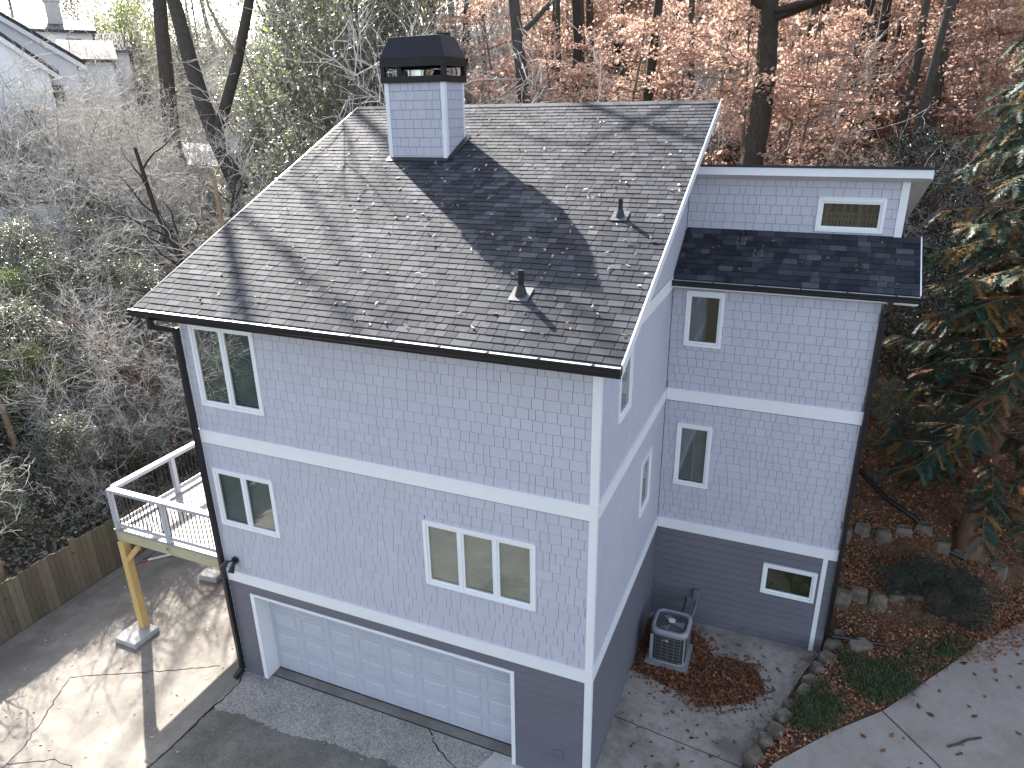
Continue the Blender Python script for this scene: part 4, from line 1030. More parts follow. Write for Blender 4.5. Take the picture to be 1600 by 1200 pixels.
def leaves(pos, size, r, nbias=(0, 0, 0), flat=1.0, aspect=.55, tone=None, pts=None):
    """a pointed quad for each position; normals random, biased"""
    n = len(pos); N = r.normal(0, 1, (n, 3)) * flat + np.array(nbias); N /= np.linalg.norm(N, axis=1)[:, None] + 1e-9
    A = np.cross(N, r.normal(0, 1, (n, 3))); A /= np.linalg.norm(A, axis=1)[:, None] + 1e-9; B = np.cross(N, A)
    s = (size * r.uniform(.65, 1.3, n))[:, None]; bend = N * s * r.uniform(-.15, .15, (n, 1))
    V = np.stack([pos - A * s * .5 - bend, pos + B * s * aspect * .5 + A * s * .05, pos + A * s * .5 - bend, pos - B * s * aspect * .5 + A * s * .05], 1).reshape(-1, 3)
    F = np.arange(n * 4).reshape(n, 4)
    t = r.beta(2, 2, n) if tone is None else tone
    return V, F, t
def leafy(seed, H, Rr, clusters, per, size, spread, stems=6, low=.12, shape='round', nb=(-.15, .05, .9)):
    """stems plus leaf clumps gathered at the twig ends"""
    r = np.random.default_rng(seed); S = []; C = []
    for k in range(clusters):
        z = r.uniform(low, 1) ; a = r.uniform(0, 6.28)
        prof = math.sin(math.pi * min(1, .12 + z * .86)) ** .6 if shape == 'round' else (1.05 - z) ** .7
        rad = Rr * prof * math.sqrt(r.uniform(.25, 1)) * (1 + .25 * math.sin(a * 3 + seed) + .15 * math.sin(a * 5 + z * 9))
        C.append((rad * math.cos(a), rad * math.sin(a), z * H))
    C = np.array(C)
    for s in range(stems):
        a = r.uniform(0, 6.28); P, _ = grow(r, (r.normal(0, .08), r.normal(0, .08), -.3), (math.cos(a) * .3 * Rr / H * 2, math.sin(a) * .3 * Rr / H * 2, 1), H * .9, 7, .08, .02)
        S.append(tube(P, H * .009 * (1 - np.linspace(0, 1, 8) * .75), 5))
        for c in C[s::stems]:
            j = int(np.clip(c[2] / H * 6 - 1, 0, 6)); Q = np.linspace(P[j], c, 4); Q[1:3] += r.normal(0, .06, (2, 3)); S.append(tube(Q, np.array([.014, .01, .008, .005]) * (H / 4) ** .5, 3))
    pos = (C[:, None, :] + r.normal(0, 1, (clusters, per, 3)) * spread).reshape(-1, 3)
    ct = np.repeat(r.uniform(-.18, .18, clusters), per)
    V, F, t = leaves(pos, size, r, nb, .75)
    return join(S), (V, F, np.clip(t + ct, 0, 1))
def beech(seed, H=7., nb=16, per=150, size=.13):
    r = np.random.default_rng(seed); S = []; pos = []
    P, _ = grow(r, (0, 0, -.4), (r.normal(0, .06), r.normal(0, .06), 1), H, 9, .04, .03); S.append(tube(P, .075 * (1 - np.linspace(0, 1, 10) * .85), 6))
    for k in range(nb):
        t = .16 + .82 * (k + r.random()) / nb; j = min(int(t * 9), 8); q = P[j]; a = r.uniform(0, 6.28); L = H * .42 * (1.1 - t) * r.uniform(.6, 1.25) + .5
        B, _ = grow(r, q, (math.cos(a), math.sin(a), .28), L, 5, .12, -.02); S.append(tube(B, .022 * (1 - np.linspace(0, 1, 6) * .8), 4))
        for u in range(4):
            jj = r.integers(1, 6); Q, _ = grow(r, B[jj], child_dir(r, B[jj] - B[jj - 1], .8), L * .4, 3, .1, -.02); S.append(tube(Q, np.array([.01, .008, .006, .004]), 3))
            tt = r.uniform(0, 3, per // 5); i0 = np.clip(tt.astype(int), 0, 2); pp = Q[i0] + (Q[i0 + 1] - Q[i0]) * (tt - i0)[:, None]; pos.append(pp + r.normal(0, 1, pp.shape) * np.array([.17, .17, .05]))
        tt = r.uniform(.8, 5, per // 3); i0 = np.clip(tt.astype(int), 0, 4); pp = B[i0] + (B[i0 + 1] - B[i0]) * (tt - i0)[:, None]; pos.append(pp + r.normal(0, 1, pp.shape) * np.array([.2, .2, .06]))
    pos = np.concatenate(pos); V, F, t = leaves(pos, size, r, (0, 0, 1.1), .9, .6)
    return join(S), (V, F, t)
def fir(seed, H=15., R=2.9, nb=190, base=.13):
    """drooping branches with flat needle sprays; some sprays bronze"""
    r = np.random.default_rng(seed); TR = []; G = []; Bz = []
    P, _ = grow(r, (0, 0, -.5), (0, 0, 1), H, 12, .012, .02); rad = .23 * (1 - np.linspace(0, 1, 13) * .9); rad[0] = .36; rad[1] = .25; TR.append(tube(P, rad, 12))
    for k in range(nb):
        t = base + (1 - base) * (k + r.random()) / nb; x = t * 12; i = min(int(x), 11); q = P[i] + (P[i + 1] - P[i]) * (x - i)
        a = k * 2.4 + r.uniform(-.4, .4); L = R * (1.08 - t) ** .75 * r.uniform(.65, 1.15)
        B, _ = grow(r, q, (math.cos(a), math.sin(a), .16), L, 7, .07, -.06); TR.append(tube(B, .03 * (1.1 - t) * (1 - np.linspace(0, 1, 8) * .8) + .004, 4))
        nsp = int(9 + L * 15)
        for s in range(nsp):
            u = .25 + .75 * (s + r.random()) / nsp; xx = u * 7; j = min(int(xx), 6); c = B[j] + (B[j + 1] - B[j]) * (xx - j); ax = B[j + 1] - B[j]; ax /= np.linalg.norm(ax)
            side = np.cross(ax, (0, 0, 1)); side /= np.linalg.norm(side) + 1e-9; sg = 1 if s % 2 else -1
            d = ax * r.uniform(.3, .9) + side * sg * r.uniform(.4, 1.0) + np.array([0, 0, -r.uniform(.0, .5)]); Ls = r.uniform(.22, .5)
            Q, d = grow(r, c, d, Ls, 4, .08, -.08)
            bronze = r.random() < .13 + .25 * (t < .55) * (r.random() < .5)
            m = int(Ls * 75); tt = np.linspace(0, 3.99, m); i0 = tt.astype(int); pp = Q[i0] + (Q[i0 + 1] - Q[i0]) * (tt - i0)[:, None]
            dd = Q[i0 + 1] - Q[i0]; dd /= np.linalg.norm(dd, axis=1)[:, None]
            pl = np.cross(dd, r.normal(0, .35, 3) + np.array([0, 0, 1.])); pl /= np.linalg.norm(pl, axis=1)[:, None] + 1e-9
            sgn = np.where(np.arange(m) % 2, 1., -1.)[:, None]; nl = (r.uniform(.065, .10, m) * (1 - .35 * tt / 4))[:, None]
            tip = pp + (pl * sgn * .8 + dd * .6 + r.normal(0, .12, (m, 3))) * nl; wv = dd * .014
            V = np.stack([pp - wv, pp + wv, tip + wv * .3, tip - wv * .3], 1).reshape(-1, 3)
            (Bz if bronze else G).append((V, np.full(m, np.clip(r.beta(2, 2) + r.normal(0, .05), 0, 1))))
    def pack(Lx):
        V = np.concatenate([v for v, _ in Lx]); tt = np.concatenate([q for _, q in Lx]); return V, np.arange(len(V)).reshape(-1, 4), tt
    return join(TR), pack(G), pack(Bz)

def plant(name, label, cat, parts, group=None, loc=(0, 0, 0)):
    """parts: (part name, (V,F[,tone]), material)"""
    o_ = thing(name, label, cat, loc, group)
    for pn, g, mat in parts:
        me = mesh_np(pn, g[0], g[1], mat, g[2] if len(g) > 2 else None, smooth=len(g) < 3)
        link(pn, me, o_)
    return o_
def ray_xy(u, dist):
    d = AX_F * 1109.167 + AX_R * (u - 800) - AX_U * (150 - 600); d.z = 0; d.normalize(); return CAM.x + d.x * dist, CAM.y + d.y * dist

# ---- the named trees of the wood behind the house
tallA = bare_tree(1, 22, .30, 16); tallB = bare_tree(2, 20, .30, 14, .45, lean=(.06, .02)); tallC = bare_tree(3, 24, .30, 15, .4, crook=.035)
forkd = bare_tree(5, 20, .30, 15, .38, fork=-1, crook=.04); twin = bare_tree(8, 22, .32, 9, .45, 4, 1, lean=(-.10, -.02), fork=.35, crook=.035)
def big_tree(src, u, dist, diam, hscale, label, mat='bark', rot=0., tilt=(0, 0), cmat='twig', group=None):
    (t, c) = src; x, y = ray_xy(u, dist); k = diam / .6
    o_ = plant('bare_tree', label, 'tree', [('trunk', t, mat), ('crown', c, cmat)], group, (x, y, T(x, y)))
    o_.scale = (k, k, hscale); o_.rotation_euler = (tilt[0], tilt[1], rot); return o_
big_tree(tallA, 840, 27, .62, 1.05, 'tall bare tree with grey trunk just right of the chimney', 'bark', 1.0)
big_tree(tallC, 1000, 29, .46, 1.0, 'straight slender bare tree above the middle of the roof ridge', 'barkmoss', 2.0)
big_tree(tallB, 1078, 33, .36, 1.0, 'thin bare tree above the right end of the roof ridge', 'bark', .4)
big_tree(forkd, 1178, 23, .82, 1.0, 'thick dark forked tree rising behind the wing roof', 'barkmoss', .35, (0, .05))
big_tree(tallA, 1250, 31, .34, 1.0, 'slim bare tree close right of the forked tree', 'bark', 3.3)
big_tree(tallB, 1318, 34, .5, .95, 'dark leaning bare tree above the wide upper window', 'barkmoss', -.2, (0, .12))
big_tree(tallC, 1432, 27, .32, .9, 'thin leaning bare tree near the blue-green fir', 'bark', 1.4, (0, .08))
big_tree(tallB, 922, 44, .5, 1.0, 'distant grey tree between the first two trunks over the ridge', 'bark', 2.6)
big_tree(twin, 378, 36, .86, 1.05, 'large twin-trunked bare tree in the upper left', 'bark', 0.25)
big_tree(tallA, 258, 46, .95, 1.25, 'broad dark trunk left of the twin-trunked tree', 'bark', 4.0)
big_tree(tallC, 440, 44, .4, .62, 'reddish bare tree right of the twin-trunked tree', 'barkred', .8, (0, -.06))

# ---- unnamed trees further off
proto = {}
for i, (s, mt) in enumerate(((tallA, 'bark'), (tallB, 'bark'), (tallC, 'barkmoss'), (bare_tree(11, 18, .26, 14, .3), 'bark'))):
    proto[i] = plant('woodland_tree', 'bare trunk among many on the wooded hillside', 'tree', [('trunk', s[0], mt), ('crown', s[1], 'twig')], 'bare trees on the wooded hillside')
rg = np.random.default_rng(21); used = set(); placed = 0
while placed < 62:
    u = rg.uniform(540, 1750); dist = rg.uniform(36, 105)
    if placed < 8: u = rg.uniform(-60, 520); dist = rg.uniform(75, 115)
    elif placed < 24: u = rg.uniform(700, 1620); dist = rg.uniform(30, 52)
    x, y = ray_xy(u, dist); k = int(rg.integers(0, 4)); d = rg.uniform(.45, 1.0) * (1 if dist > 50 else .75)
    loc = (x, y, T(x, y)); rz = rg.uniform(0, 6.28); scl = (d, d, rg.uniform(.8, 1.15)); tl = (rg.normal(0, .03), rg.normal(0, .03))
    if k not in used: o_ = proto[k]; o_.location = loc; o_.rotation_euler = (tl[0], tl[1], rz); o_.scale = scl; used.add(k)
    else: o_ = copy_tree(proto[k], loc, rz, scl, tl)
    where = 'far off by the neighbouring houses' if u < 530 else 'on the hillside above the main roof' if u < 1110 else 'on the hillside above the wing' if u < 1420 else 'on the hillside behind the fir'
    o_['label'] = 'one of the grey bare trunks ' + where; o_['group'] = 'bare trunks ' + where
    placed += 1

for (u, dist, d) in ((905, 38, .9), (958, 46, .85), (1040, 40, .65), (1130, 36, .8), (1288, 40, .8), (1362, 33, .6), (1398, 44, .8), (1466, 36, .7), (1502, 48, .8), (722, 42, .8), (782, 50, .8), (1225, 50, .9)):
    x, y = ray_xy(u, dist); o_ = copy_tree(proto[2], (x, y, T(x, y)), rg.uniform(0, 6.28), (d, d, rg.uniform(.85, 1.1)), (rg.normal(0, .03), rg.normal(0, .03)))
    where = 'above the main roof' if u < 1110 else 'above the wing' if u < 1420 else 'behind the fir'
    o_['label'] = 'one of the dark mossy trunks in the wood ' + where; o_['group'] = 'dark trunks ' + where
# ---- orange beeches under them
bp = [plant('beech_sapling', 'young beech holding orange-brown leaves on the wooded hillside', 'tree', [('trunk', g[0], 'twigdark'), ('crown', g[1], 'beech')], 'orange beeches on the wooded hillside')
      for g in (beech(31), beech(32, 8, 18, 160), beech(33, 6, 14, 150))]
used = set(); placed = 0
while placed < 185:
    u = rg.uniform(590, 1700); dist = 23 + 72 * rg.random() ** 1.15
    x, y = ray_xy(u, dist)
    if dist < 27 and u > 1330: continue
    k = int(rg.integers(0, 3)); s = rg.uniform(.75, 1.35) * (1.0 if dist < 45 else 1.25); loc = (x, y, T(x, y) - .1)
    if u < 760 and rg.random() < .45: continue
    if k not in used: o_ = bp[k]; o_.location = loc; o_.scale = (s, s, s); used.add(k)
    else: o_ = copy_tree(bp[k], loc, rg.uniform(0, 6.28), (s, s, s * rg.uniform(.8, 1.1)))
    where = ('left of the chimney' if u < 700 else 'above the roof ridge' if u < 1110 else 'above the wing roof' if u < 1400 else 'behind the fir') + (', near' if dist < 42 else ', far up the hill')
    o_['label'] = 'orange-leaved young beech ' + where; o_['group'] = 'orange beeches ' + where
    placed += 1

def zone(kind, x, y):
    d = math.hypot(x - CAM.x, y - CAM.y)
    if x > -3: return kind + ' on the hillside behind the wing', kind + ' behind the wing'
    if x > -13 or (y > 18 and d < 52 and x > -19): return kind + ' behind the chimney side of the roof', kind + ' behind the main roof'
    if d > 48: return kind + ' far off between the neighbouring houses and trees', kind + ' by the neighbours'
    if d > 30: return kind + ' high on the left bank below the white houses', kind + ' high on the left bank'
    if d > 22: return kind + ' halfway up the brushy left bank', kind + ' halfway up the left bank'
    return kind + ' low on the left bank just beyond the fence', kind + ' low on the left bank'
# ---- glossy evergreens, left and behind
gl = [leafy(41, 5, 2.1, 190, 34, .12, .20), leafy(42, 4.2, 2.3, 190, 32, .115, .2), leafy(43, 6.5, 2.0, 210, 34, .125, .22)]
gp = [plant('evergreen_shrub', 'glossy evergreen shrub on the brushy left bank', 'shrub', [('stem', g[0], 'twigdark'), ('foliage', g[1], 'glossy')], 'evergreen shrubs on the left bank') for g in gl]
used = set()
def put_ever(k, x, y, s, sz=1.0, label=None):
    if k not in used:
        o_ = gp[k]; o_.location = (x, y, T(x, y) - .1); o_.scale = (s, s, s * sz); used.add(k)
    else: o_ = copy_tree(gp[k], (x, y, T(x, y) - .1), rg.uniform(0, 6.28), (s, s, s * sz))
    o_['label'], o_['group'] = zone('glossy evergreen shrub', x, y)
for (k, x, y, s) in ((0, -15.3, 2.6, .45), (1, -16.6, 5.0, .55), (1, -14.4, 6.2, .4), (0, -18.5, 4.0, .62), (1, -20.5, 6.6, .7), (2, -18.5, 8.4, .55), (0, -16.5, 8.9, .6), (1, -22.5, 9.4, .7), (0, -15.3, .2, .42),
                     (1, -17.6, .8, .5), (0, -20.4, 2.6, .6), (1, -24.5, 6.5, .7), (2, -13.2, 8.4, .5), (0, -26.5, 12.5, .65), (1, -14.9, 4.4, .42), (1, -15.8, 10.6, .6), (0, -12.2, 9.6, .55), (1, -21, 4.6, .6)):
    put_ever(k, x, y, s)
for _ in range(24):
    u = rg.uniform(-40, 400); d = rg.uniform(19, 36); x, y = ray_xy(u, d)
    if x > -14.2 and y < 7.4: continue
    put_ever(int(rg.integers(0, 2)), x, y, rg.uniform(.3, .5) * (1.25 if d > 28 else 1))
for (u, d, s, sz) in ((560, 27, 1.25, 1.2), (505, 29, 1.35, 1.3), (455, 31, 1.2, 1.15), (600, 33, 1.5, 1.35), (530, 38, 1.7, 1.3), (420, 38, 1.3, 1.1), (660, 40, 1.6, 1.3), (590, 24.5, .9, 1.0), (480, 25, .85, .9), (470, 45, 1.8, 1.3)):
    x, y = ray_xy(u, d); put_ever(2 if s > 1.3 else int(rg.integers(0, 2)), x, y, s, sz)
yg = leafy(45, 4, 2.0, 130, 30, .11, .22)
ygp = plant('yellow_green_shrub', 'yellow-green leafy shrub at the left edge', 'shrub', [('stem', yg[0], 'twigdark'), ('foliage', yg[1], 'yellowgreen')], None, (0, 0, 0))
ygp.location = (-17.6, 3.4, T(-17.6, 3.4)); ygp.scale = (.6, .6, .6)
for (x, y, s, lab) in ((-20.3, 5.2, .65, 'second yellow-green shrub a little up the left bank'),): copy_tree(ygp, (x, y, T(x, y)), 1.0, (s, s, s), label=lab)
x, y = ray_xy(222, 64); copy_tree(ygp, (x, y, T(x, y)), 2., (1.5, 1.5, 2.0), label='tall yellow-green tree beside the white neighbouring houses')

# ---- bare brush on the left bank and behind
bs = [brush(51), brush(52, 3.4, 8), brush(53, 5, 10, 10, 7, .6), brush(54, 4.4, 7, 10, 7, 1.1)]
bpz = [plant('bare_bush', 'leafless twiggy bush on the brushy left bank', 'bush', [('stem', g[0], 'twigdark'), ('twigs', g[1], 'twig')], 'leafless bushes on the left bank') for g in bs]
used = set()
def put_brush(x, y, s):
    k = int(rg.integers(0, 4)); loc = (x, y, T(x, y) - .05)
    if k not in used: o_ = bpz[k]; o_.location = loc; o_.scale = (s, s, s); used.add(k)
    else: o_ = copy_tree(bpz[k], loc, rg.uniform(0, 6.28), (s, s, s * rg.uniform(.8, 1.15)))
    o_['label'], o_['group'] = zone('leafless twiggy bush', x, y)
for _ in range(78):
    u = rg.uniform(-60, 470); d = 19 + 24 * rg.random() ** .9; x, y = ray_xy(u, d)
    if x > -14.0 and y < 7.2: continue
    put_brush(x, y, rg.uniform(.6, .95) * (.62 if d < 22 else 1.15 if d > 30 else .85))
for _ in range(30):
    u = rg.uniform(-40, 420); d = rg.uniform(20, 32); x, y = ray_xy(u, d)
    if x > -14.2 and y < 7.4: continue
    put_brush(x, y, rg.uniform(.5, .8))
for _ in range(16):
    u = rg.uniform(-60, 230); d = rg.uniform(35, 41); x, y = ray_xy(u, d); put_brush(x, y, rg.uniform(1.0, 1.4))
for _ in range(46):
    u = rg.uniform(60, 560); d = rg.uniform(50, 95); x, y = ray_xy(u, d); put_brush(x, y, rg.uniform(1.1, 1.7))
for (u, d, s, sz) in ((215, 70, 1.0, 1.2), (300, 72, 1.1, 1.1), (350, 74, 1.4, 1.2), (400, 60, 1.1, 1.1), (260, 90, 1.7, 1.3), (160, 90, 1.6, 1.4), (470, 66, 1.5, 1.2), (325, 56, .6, .9), (230, 58, .7, .8)):
    x, y = ray_xy(u, d); put_ever(int(rg.integers(0, 3)), x, y, s, sz)
for _ in range(26):
    u = rg.uniform(480, 760); d = rg.uniform(25, 50); x, y = ray_xy(u, d); put_brush(x, y, rg.uniform(1.1, 1.9))
for _ in range(26):
    u = rg.uniform(1000, 1650); d = rg.uniform(21, 40); x, y = ray_xy(u, d); put_brush(x, y, rg.uniform(.6, 1.2))

# ---- crape-myrtle-like tan tree by the deck, ivy tree and other small bank trees
def small_tree(name, label, trunk_pts, r0, seed, mat, nb=16, bl=1.6):
    r = np.random.default_rng(seed); P = np.array(trunk_pts, float); n = len(P); base = P[0].copy(); P = P - base; rad = r0 * (1 - np.linspace(0, 1, n) * .7); A = [tube(P, rad, 8)]; B = []
    for k in range(nb):
        x = r.uniform(.35, 1) * (n - 1); i = min(int(x), n - 2); q = P[i] + (P[i + 1] - P[i]) * (x - i); L = bl * r.uniform(.5, 1.2)
        Q, _ = grow(r, q, child_dir(r, P[i + 1] - P[i], r.uniform(.5, 1.1)), L, 6, .2, .03); rq = rad[i] * .5 * (1 - np.linspace(0, 1, 7) * .75); A.append(tube(Q, rq, 5))
        for s in range(5):
            j = r.integers(1, 7); S, _ = grow(r, Q[j], child_dir(r, Q[j] - Q[j - 1], .8), L * .5 * r.uniform(.5, 1.1), 4, .25, .02); B.append(tube(S, np.linspace(.013, .005, 5), 4))
            for u in range(3):
                j2 = r.integers(1, 5); X, _ = grow(r, S[j2], child_dir(r, S[j2] - S[j2 - 1], .7), L * .22, 2, .25, 0); B.append(tube(X, np.array([.007, .005, .003]), 3))
    o_ = plant(name, label, 'tree', [('trunk', join(A), mat), ('crown', join(B), 'twig')]); o_.location = base; return o_
def base_at(x, y, pts): z = T(x, y) - .15; return [(x + a, y + b, z + c) for a, b, c in pts]
small_tree('bank_tree', 'tan smooth-barked tree leaning out from behind the downspout', base_at(-11.8, 7.2, [(0, 0, 0), (-.1, .0, 1.2), (-.35, .1, 2.6), (-.8, .1, 4.0), (-1.4, .3, 5.4), (-1.9, .5, 7.0), (-2.3, .8, 9.0)]), .17, 61, 'barktan', 18, 2.2)
small_tree('bank_tree', 'brown crooked tree standing among the shrubs left of the downspout', base_at(-14.6, 5.3, [(0, 0, 0), (-.15, .1, 1.1), (-.5, .1, 2.1), (-.9, .0, 2.9), (-1.9, -.3, 3.8), (-3.0, -.4, 4.6)]), .11, 62, 'barkred', 18, 1.8)
small_tree('bank_tree', 'bare crooked tree in the lower left corner behind the fence', base_at(-13.9, -.6, [(0, 0, 0), (.05, .05, .9), (-.1, .1, 1.7), (.15, .15, 2.5), (-.1, .2, 3.3)]), .07, 63, 'barktan', 16, 1.3)
small_tree('bank_tree', 'leaning brown tree left of the gutter end', base_at(-17.2, 2.4, [(0, 0, 0), (-.3, .1, 1.2), (-.9, .2, 2.2), (-1.8, .3, 3.1), (-2.9, .3, 3.9)]), .10, 64, 'barktan', 16, 1.8)
small_tree('bank_tree', 'ivy-dark tree leaning left above the gutter end', base_at(-15.6, 9.2, [(0, 0, 0), (-.3, .0, 1.8), (-1.0, .1, 3.4), (-1.9, .2, 4.8), (-2.8, .3, 6.4), (-3.3, .4, 8.4)]), .19, 65, 'barkmoss', 18, 2.6)
small_tree('bank_tree', 'forking grey sapling halfway up the left bank', base_at(-19.0, 12.4, [(0, 0, 0), (.1, .0, 1.5), (.5, .1, 3.0), (1.1, .2, 4.6), (1.6, .3, 6.4)]), .12, 66, 'bark', 18, 2.2)

# ---- right side: fir, dark holly, bushes
fg = fir(71)
firp = [('trunk', fg[0], 'barkred'), ('needles', fg[1], 'needle'), ('bronze_needles', fg[2], 'bronze')]
f1 = plant('fir_tree', 'big drooping blue-green fir with reddish trunk at the right edge', 'tree', firp, None, (6.6, 8.5, T(6.6, 8.5)))
c2 = copy_tree(f1, (9.6, 14.5, T(9.6, 14.5)), 2.0, (1.05, 1.05, 1.0), label='second fir behind the big one at the right edge')
copy_tree(f1, (7.5, 12.6, T(7.5, 12.6)), 4.1, (.95, .95, .85), label='middle fir filling the gap between the two other firs')
hl = leafy(81, 4, 1.7, 230, 36, .085, .16, nb=(0, 0, .3))
h1 = plant('holly_bush', 'dense dark glossy bush right of the wing downspout', 'bush', [('stem', hl[0], 'twigdark'), ('foliage', hl[1], 'holly')], None, (5.4, 12.2, T(5.4, 12.2))); h1.scale = (1, 1, .95)
copy_tree(h1, (7.6, 14.8, T(7.6, 14.8)), 1., (1.1, 1.1, .9), label='dark bush partly hidden behind the big fir')
copy_tree(h1, (4.9, 16.5, T(4.9, 16.5)), 2., (1.2, 1.2, .9), label='dark bush up the bank behind the wing')
for i, (x, y, s) in enumerate(((5.0, 10.1, .34), (5.9, 10.4, .38), (6.8, 11.3, .45), (4.7, 11.0, .3))):
    copy_tree(gp[1], (x, y, T(x, y)), i * 1.3, (s, s, s * .8), label='low leafy shrub on the bank above the black pipe', group='low shrubs above the pipe')
for i, (x, y, s) in enumerate(((5.0, 6.55, .22), (5.5, 6.75, .26), (6.05, 6.95, .24), (6.6, 7.2, .26), (5.75, 6.3, .2), (6.4, 6.6, .22))):
    copy_tree(h1, (x, y, T(x, y) - .05), i * 1.1, (s * 1.25, s * 1.25, s * .7), label='low dark leafy plant on the lower terrace bed', group='low plants on the lower terrace')
for i in range(16):                                   # the bank goes on towards the street
    x, y = rg.uniform(-30, -14.6), rg.uniform(-20, -3.5); put_brush(x, y, rg.uniform(.6, 1.1))
    if i % 2: put_ever(int(rg.integers(0, 3)), rg.uniform(-26, -15), rg.uniform(-18, -4), rg.uniform(.4, .6))
# ------------------------------------------------------------------ ground cover and fallen leaves
def scatter(name, label, cat, n, xs, ys, mat, size, seed, keep=None, lift=.02, nb=(0, 0, 1.6), flat=.7, zf=terrain, hsp=0.0, aspect=.6):
    r = np.random.default_rng(seed); x = r.uniform(*xs, n); y = r.uniform(*ys, n)
    if keep is not None: k = keep(x, y); x, y = x[k], y[k]
    z = np.asarray(zf(x, y)) + lift + r.random(len(x)) ** 2 * hsp
    V, F, t = leaves(np.stack([x, y, z], -1), size, r, nb, flat, aspect)
    o_ = link(name, mesh_np(name, V, F, mat, t)); return tag(o_, label, cat, None, 'stuff')
scatter('ivy', 'dark ivy covering the left bank', 'ivy', 62000, (-25, -12.9), (-6, 15), 'ivy', .11, 1, keep=lambda x, y: (x < -13.15) | (y > 6.8), hsp=.35, nb=(.3, -.3, 1.0))
scatter('bank_litter', 'grey dead leaves and twigs over the left bank', 'leaf litter', 75000, (-40, -13.2), (-4, 32), 'greylitter', .13, 2, hsp=.15)
scatter('forest_litter', 'orange-brown fallen leaves over the wooded hillside', 'leaf litter', 60000, (-30, 40), (12, 70), 'litter', .22, 3, hsp=.06, keep=lambda x, y: ~((x < 4.2) & (y < 14)))
scatter('bank_leaves', 'brown fallen leaves over the terraced bank at right', 'leaf litter', 15000, (3.75, 9.5), (5.6, 13), 'litter', .085, 4, hsp=.03, keep=lambda x, y: y > 6.3 + 0 * x)
def in_bed(x, y):
    xr_ = np.interp(y, [.9, 1.44, 2.51, 3.37, 4.21, 5.36, 6.0, 7.2], [2.5, 2.9, 3.81, 4.64, 5.3, 6.14, 6.56, 7.65])
    return (x > stone_x(y) + .12) & (x < xr_ - .02) & (x > np.where(y > 4.8, 3.85, 0))
scatter('bed_leaves', 'fallen leaves among the grass beside the stone edging', 'leaf litter', 22000, (2.5, 9.5), (.9, 8.2), 'litter', .07, 5, keep=lambda x, y: in_bed(x, y) | ((y > 5.4) & (x > 3.9) & (x < 1.0 * y + 1.2)), hsp=.06, lift=.03)
# strappy grass in the bed
r = np.random.default_rng(6); V = []; TN = []
tx = r.uniform(2.5, 7.6, 2600); ty = r.uniform(.9, 6.2, 2600); k = in_bed(tx, ty)
dens = np.where(ty < 5.2, 1, .55); k &= r.random(2600) < dens
k &= (np.sin(tx * 2.1 + 1) * np.sin(ty * 2.6) + r.normal(0, .3, 2600)) > .36
for x, y in zip(tx[k], ty[k]):
    nb_ = 30; a = r.uniform(0, 6.28, nb_); L = r.uniform(.12, .27, nb_); z = T(x, y); c = np.stack([x + r.normal(0, .04, nb_), y + r.normal(0, .04, nb_), np.full(nb_, z)], -1)
    d = np.stack([np.cos(a), np.sin(a), np.zeros(nb_)], -1); s = np.stack([-np.sin(a), np.cos(a), np.zeros(nb_)], -1) * .005
    m = c + d * (L * .45)[:, None] + np.array([0, 0, 1]) * (L * .65)[:, None]; e = c + d * (L * 1.05)[:, None] + np.array([0, 0, 1]) * (L * .38)[:, None]
    V.append(np.stack([c - s, c + s, m + s, m - s], 1).reshape(-1, 3)); V.append(np.stack([m - s, m + s, e + s * .2, e - s * .2], 1).reshape(-1, 3)); tt = r.beta(2, 2, nb_); TN += [tt, tt]
V = np.concatenate(V); gr = link('grass', mesh_np('grass', V, np.arange(len(V)).reshape(-1, 4), 'grass', np.concatenate(TN)))
tag(gr, 'dark green strappy grass between stone edging and side drive', 'grass', None, 'stuff')
# leaf pile round the air conditioner
poly = np.array([(.05, 2.98), (.36, 2.93), (.84, 2.80), (1.27, 2.74), (1.45, 2.5), (1.83, 2.68), (2.3, 2.93), (2.62, 3.36), (2.47, 3.81), (2.29, 4.03), (1.85, 4.05), (1.57, 3.93), (1.36, 4.35), (1.06, 4.6), (.3, 4.75), (.03, 4.7)])
def inside(x, y, P):
    c = np.zeros(len(x), bool)
    for (x0, y0), (x1, y1) in zip(P, np.roll(P, -1, 0)):
        c ^= ((y0 > y) != (y1 > y)) & (x < (x1 - x0) * (y - y0) / (y1 - y0 + 1e-12) + x0)
    return c
def edge_dist(x, y, P):
    d = np.full(len(x), 9.)
    for (x0, y0), (x1, y1) in zip(P, np.roll(P, -1, 0)):
        L2 = (x1 - x0) ** 2 + (y1 - y0) ** 2; t = np.clip(((x - x0) * (x1 - x0) + (y - y0) * (y1 - y0)) / L2, 0, 1); d = np.minimum(d, np.hypot(x - x0 - t * (x1 - x0), y - y0 - t * (y1 - y0)))
    return d
r = np.random.default_rng(8); x = r.uniform(0.02, 2.9, 26000); y = r.uniform(2.35, 4.9, 26000); ins = inside(x, y, poly); ed = edge_dist(x, y, poly)
k = (ins | ((ed < .22) & (r.random(26000) < .06))) & ~((x > .22) & (x < 1.14) & (y > 3.18) & (y < 4.12)) & (y < 4.93)
x, y, ed, ins = x[k], y[k], ed[k], ins[k]; hgt = np.where(ins, np.minimum(.09, ed * .3), 0)
V, F, t = leaves(np.stack([x, y, .012 + hgt * r.uniform(.3, 1.15, len(x))], -1), .085, r, (0, 0, .9), .9, .6)
tag(link('leaf_pile', mesh_np('leaf_pile', V, F, 'pileleaf', t)), 'pile of brown oak leaves drifted round the air conditioner', 'leaf pile', None, 'stuff')
def flat0(v): return lambda x, y: np.full(len(x), v)
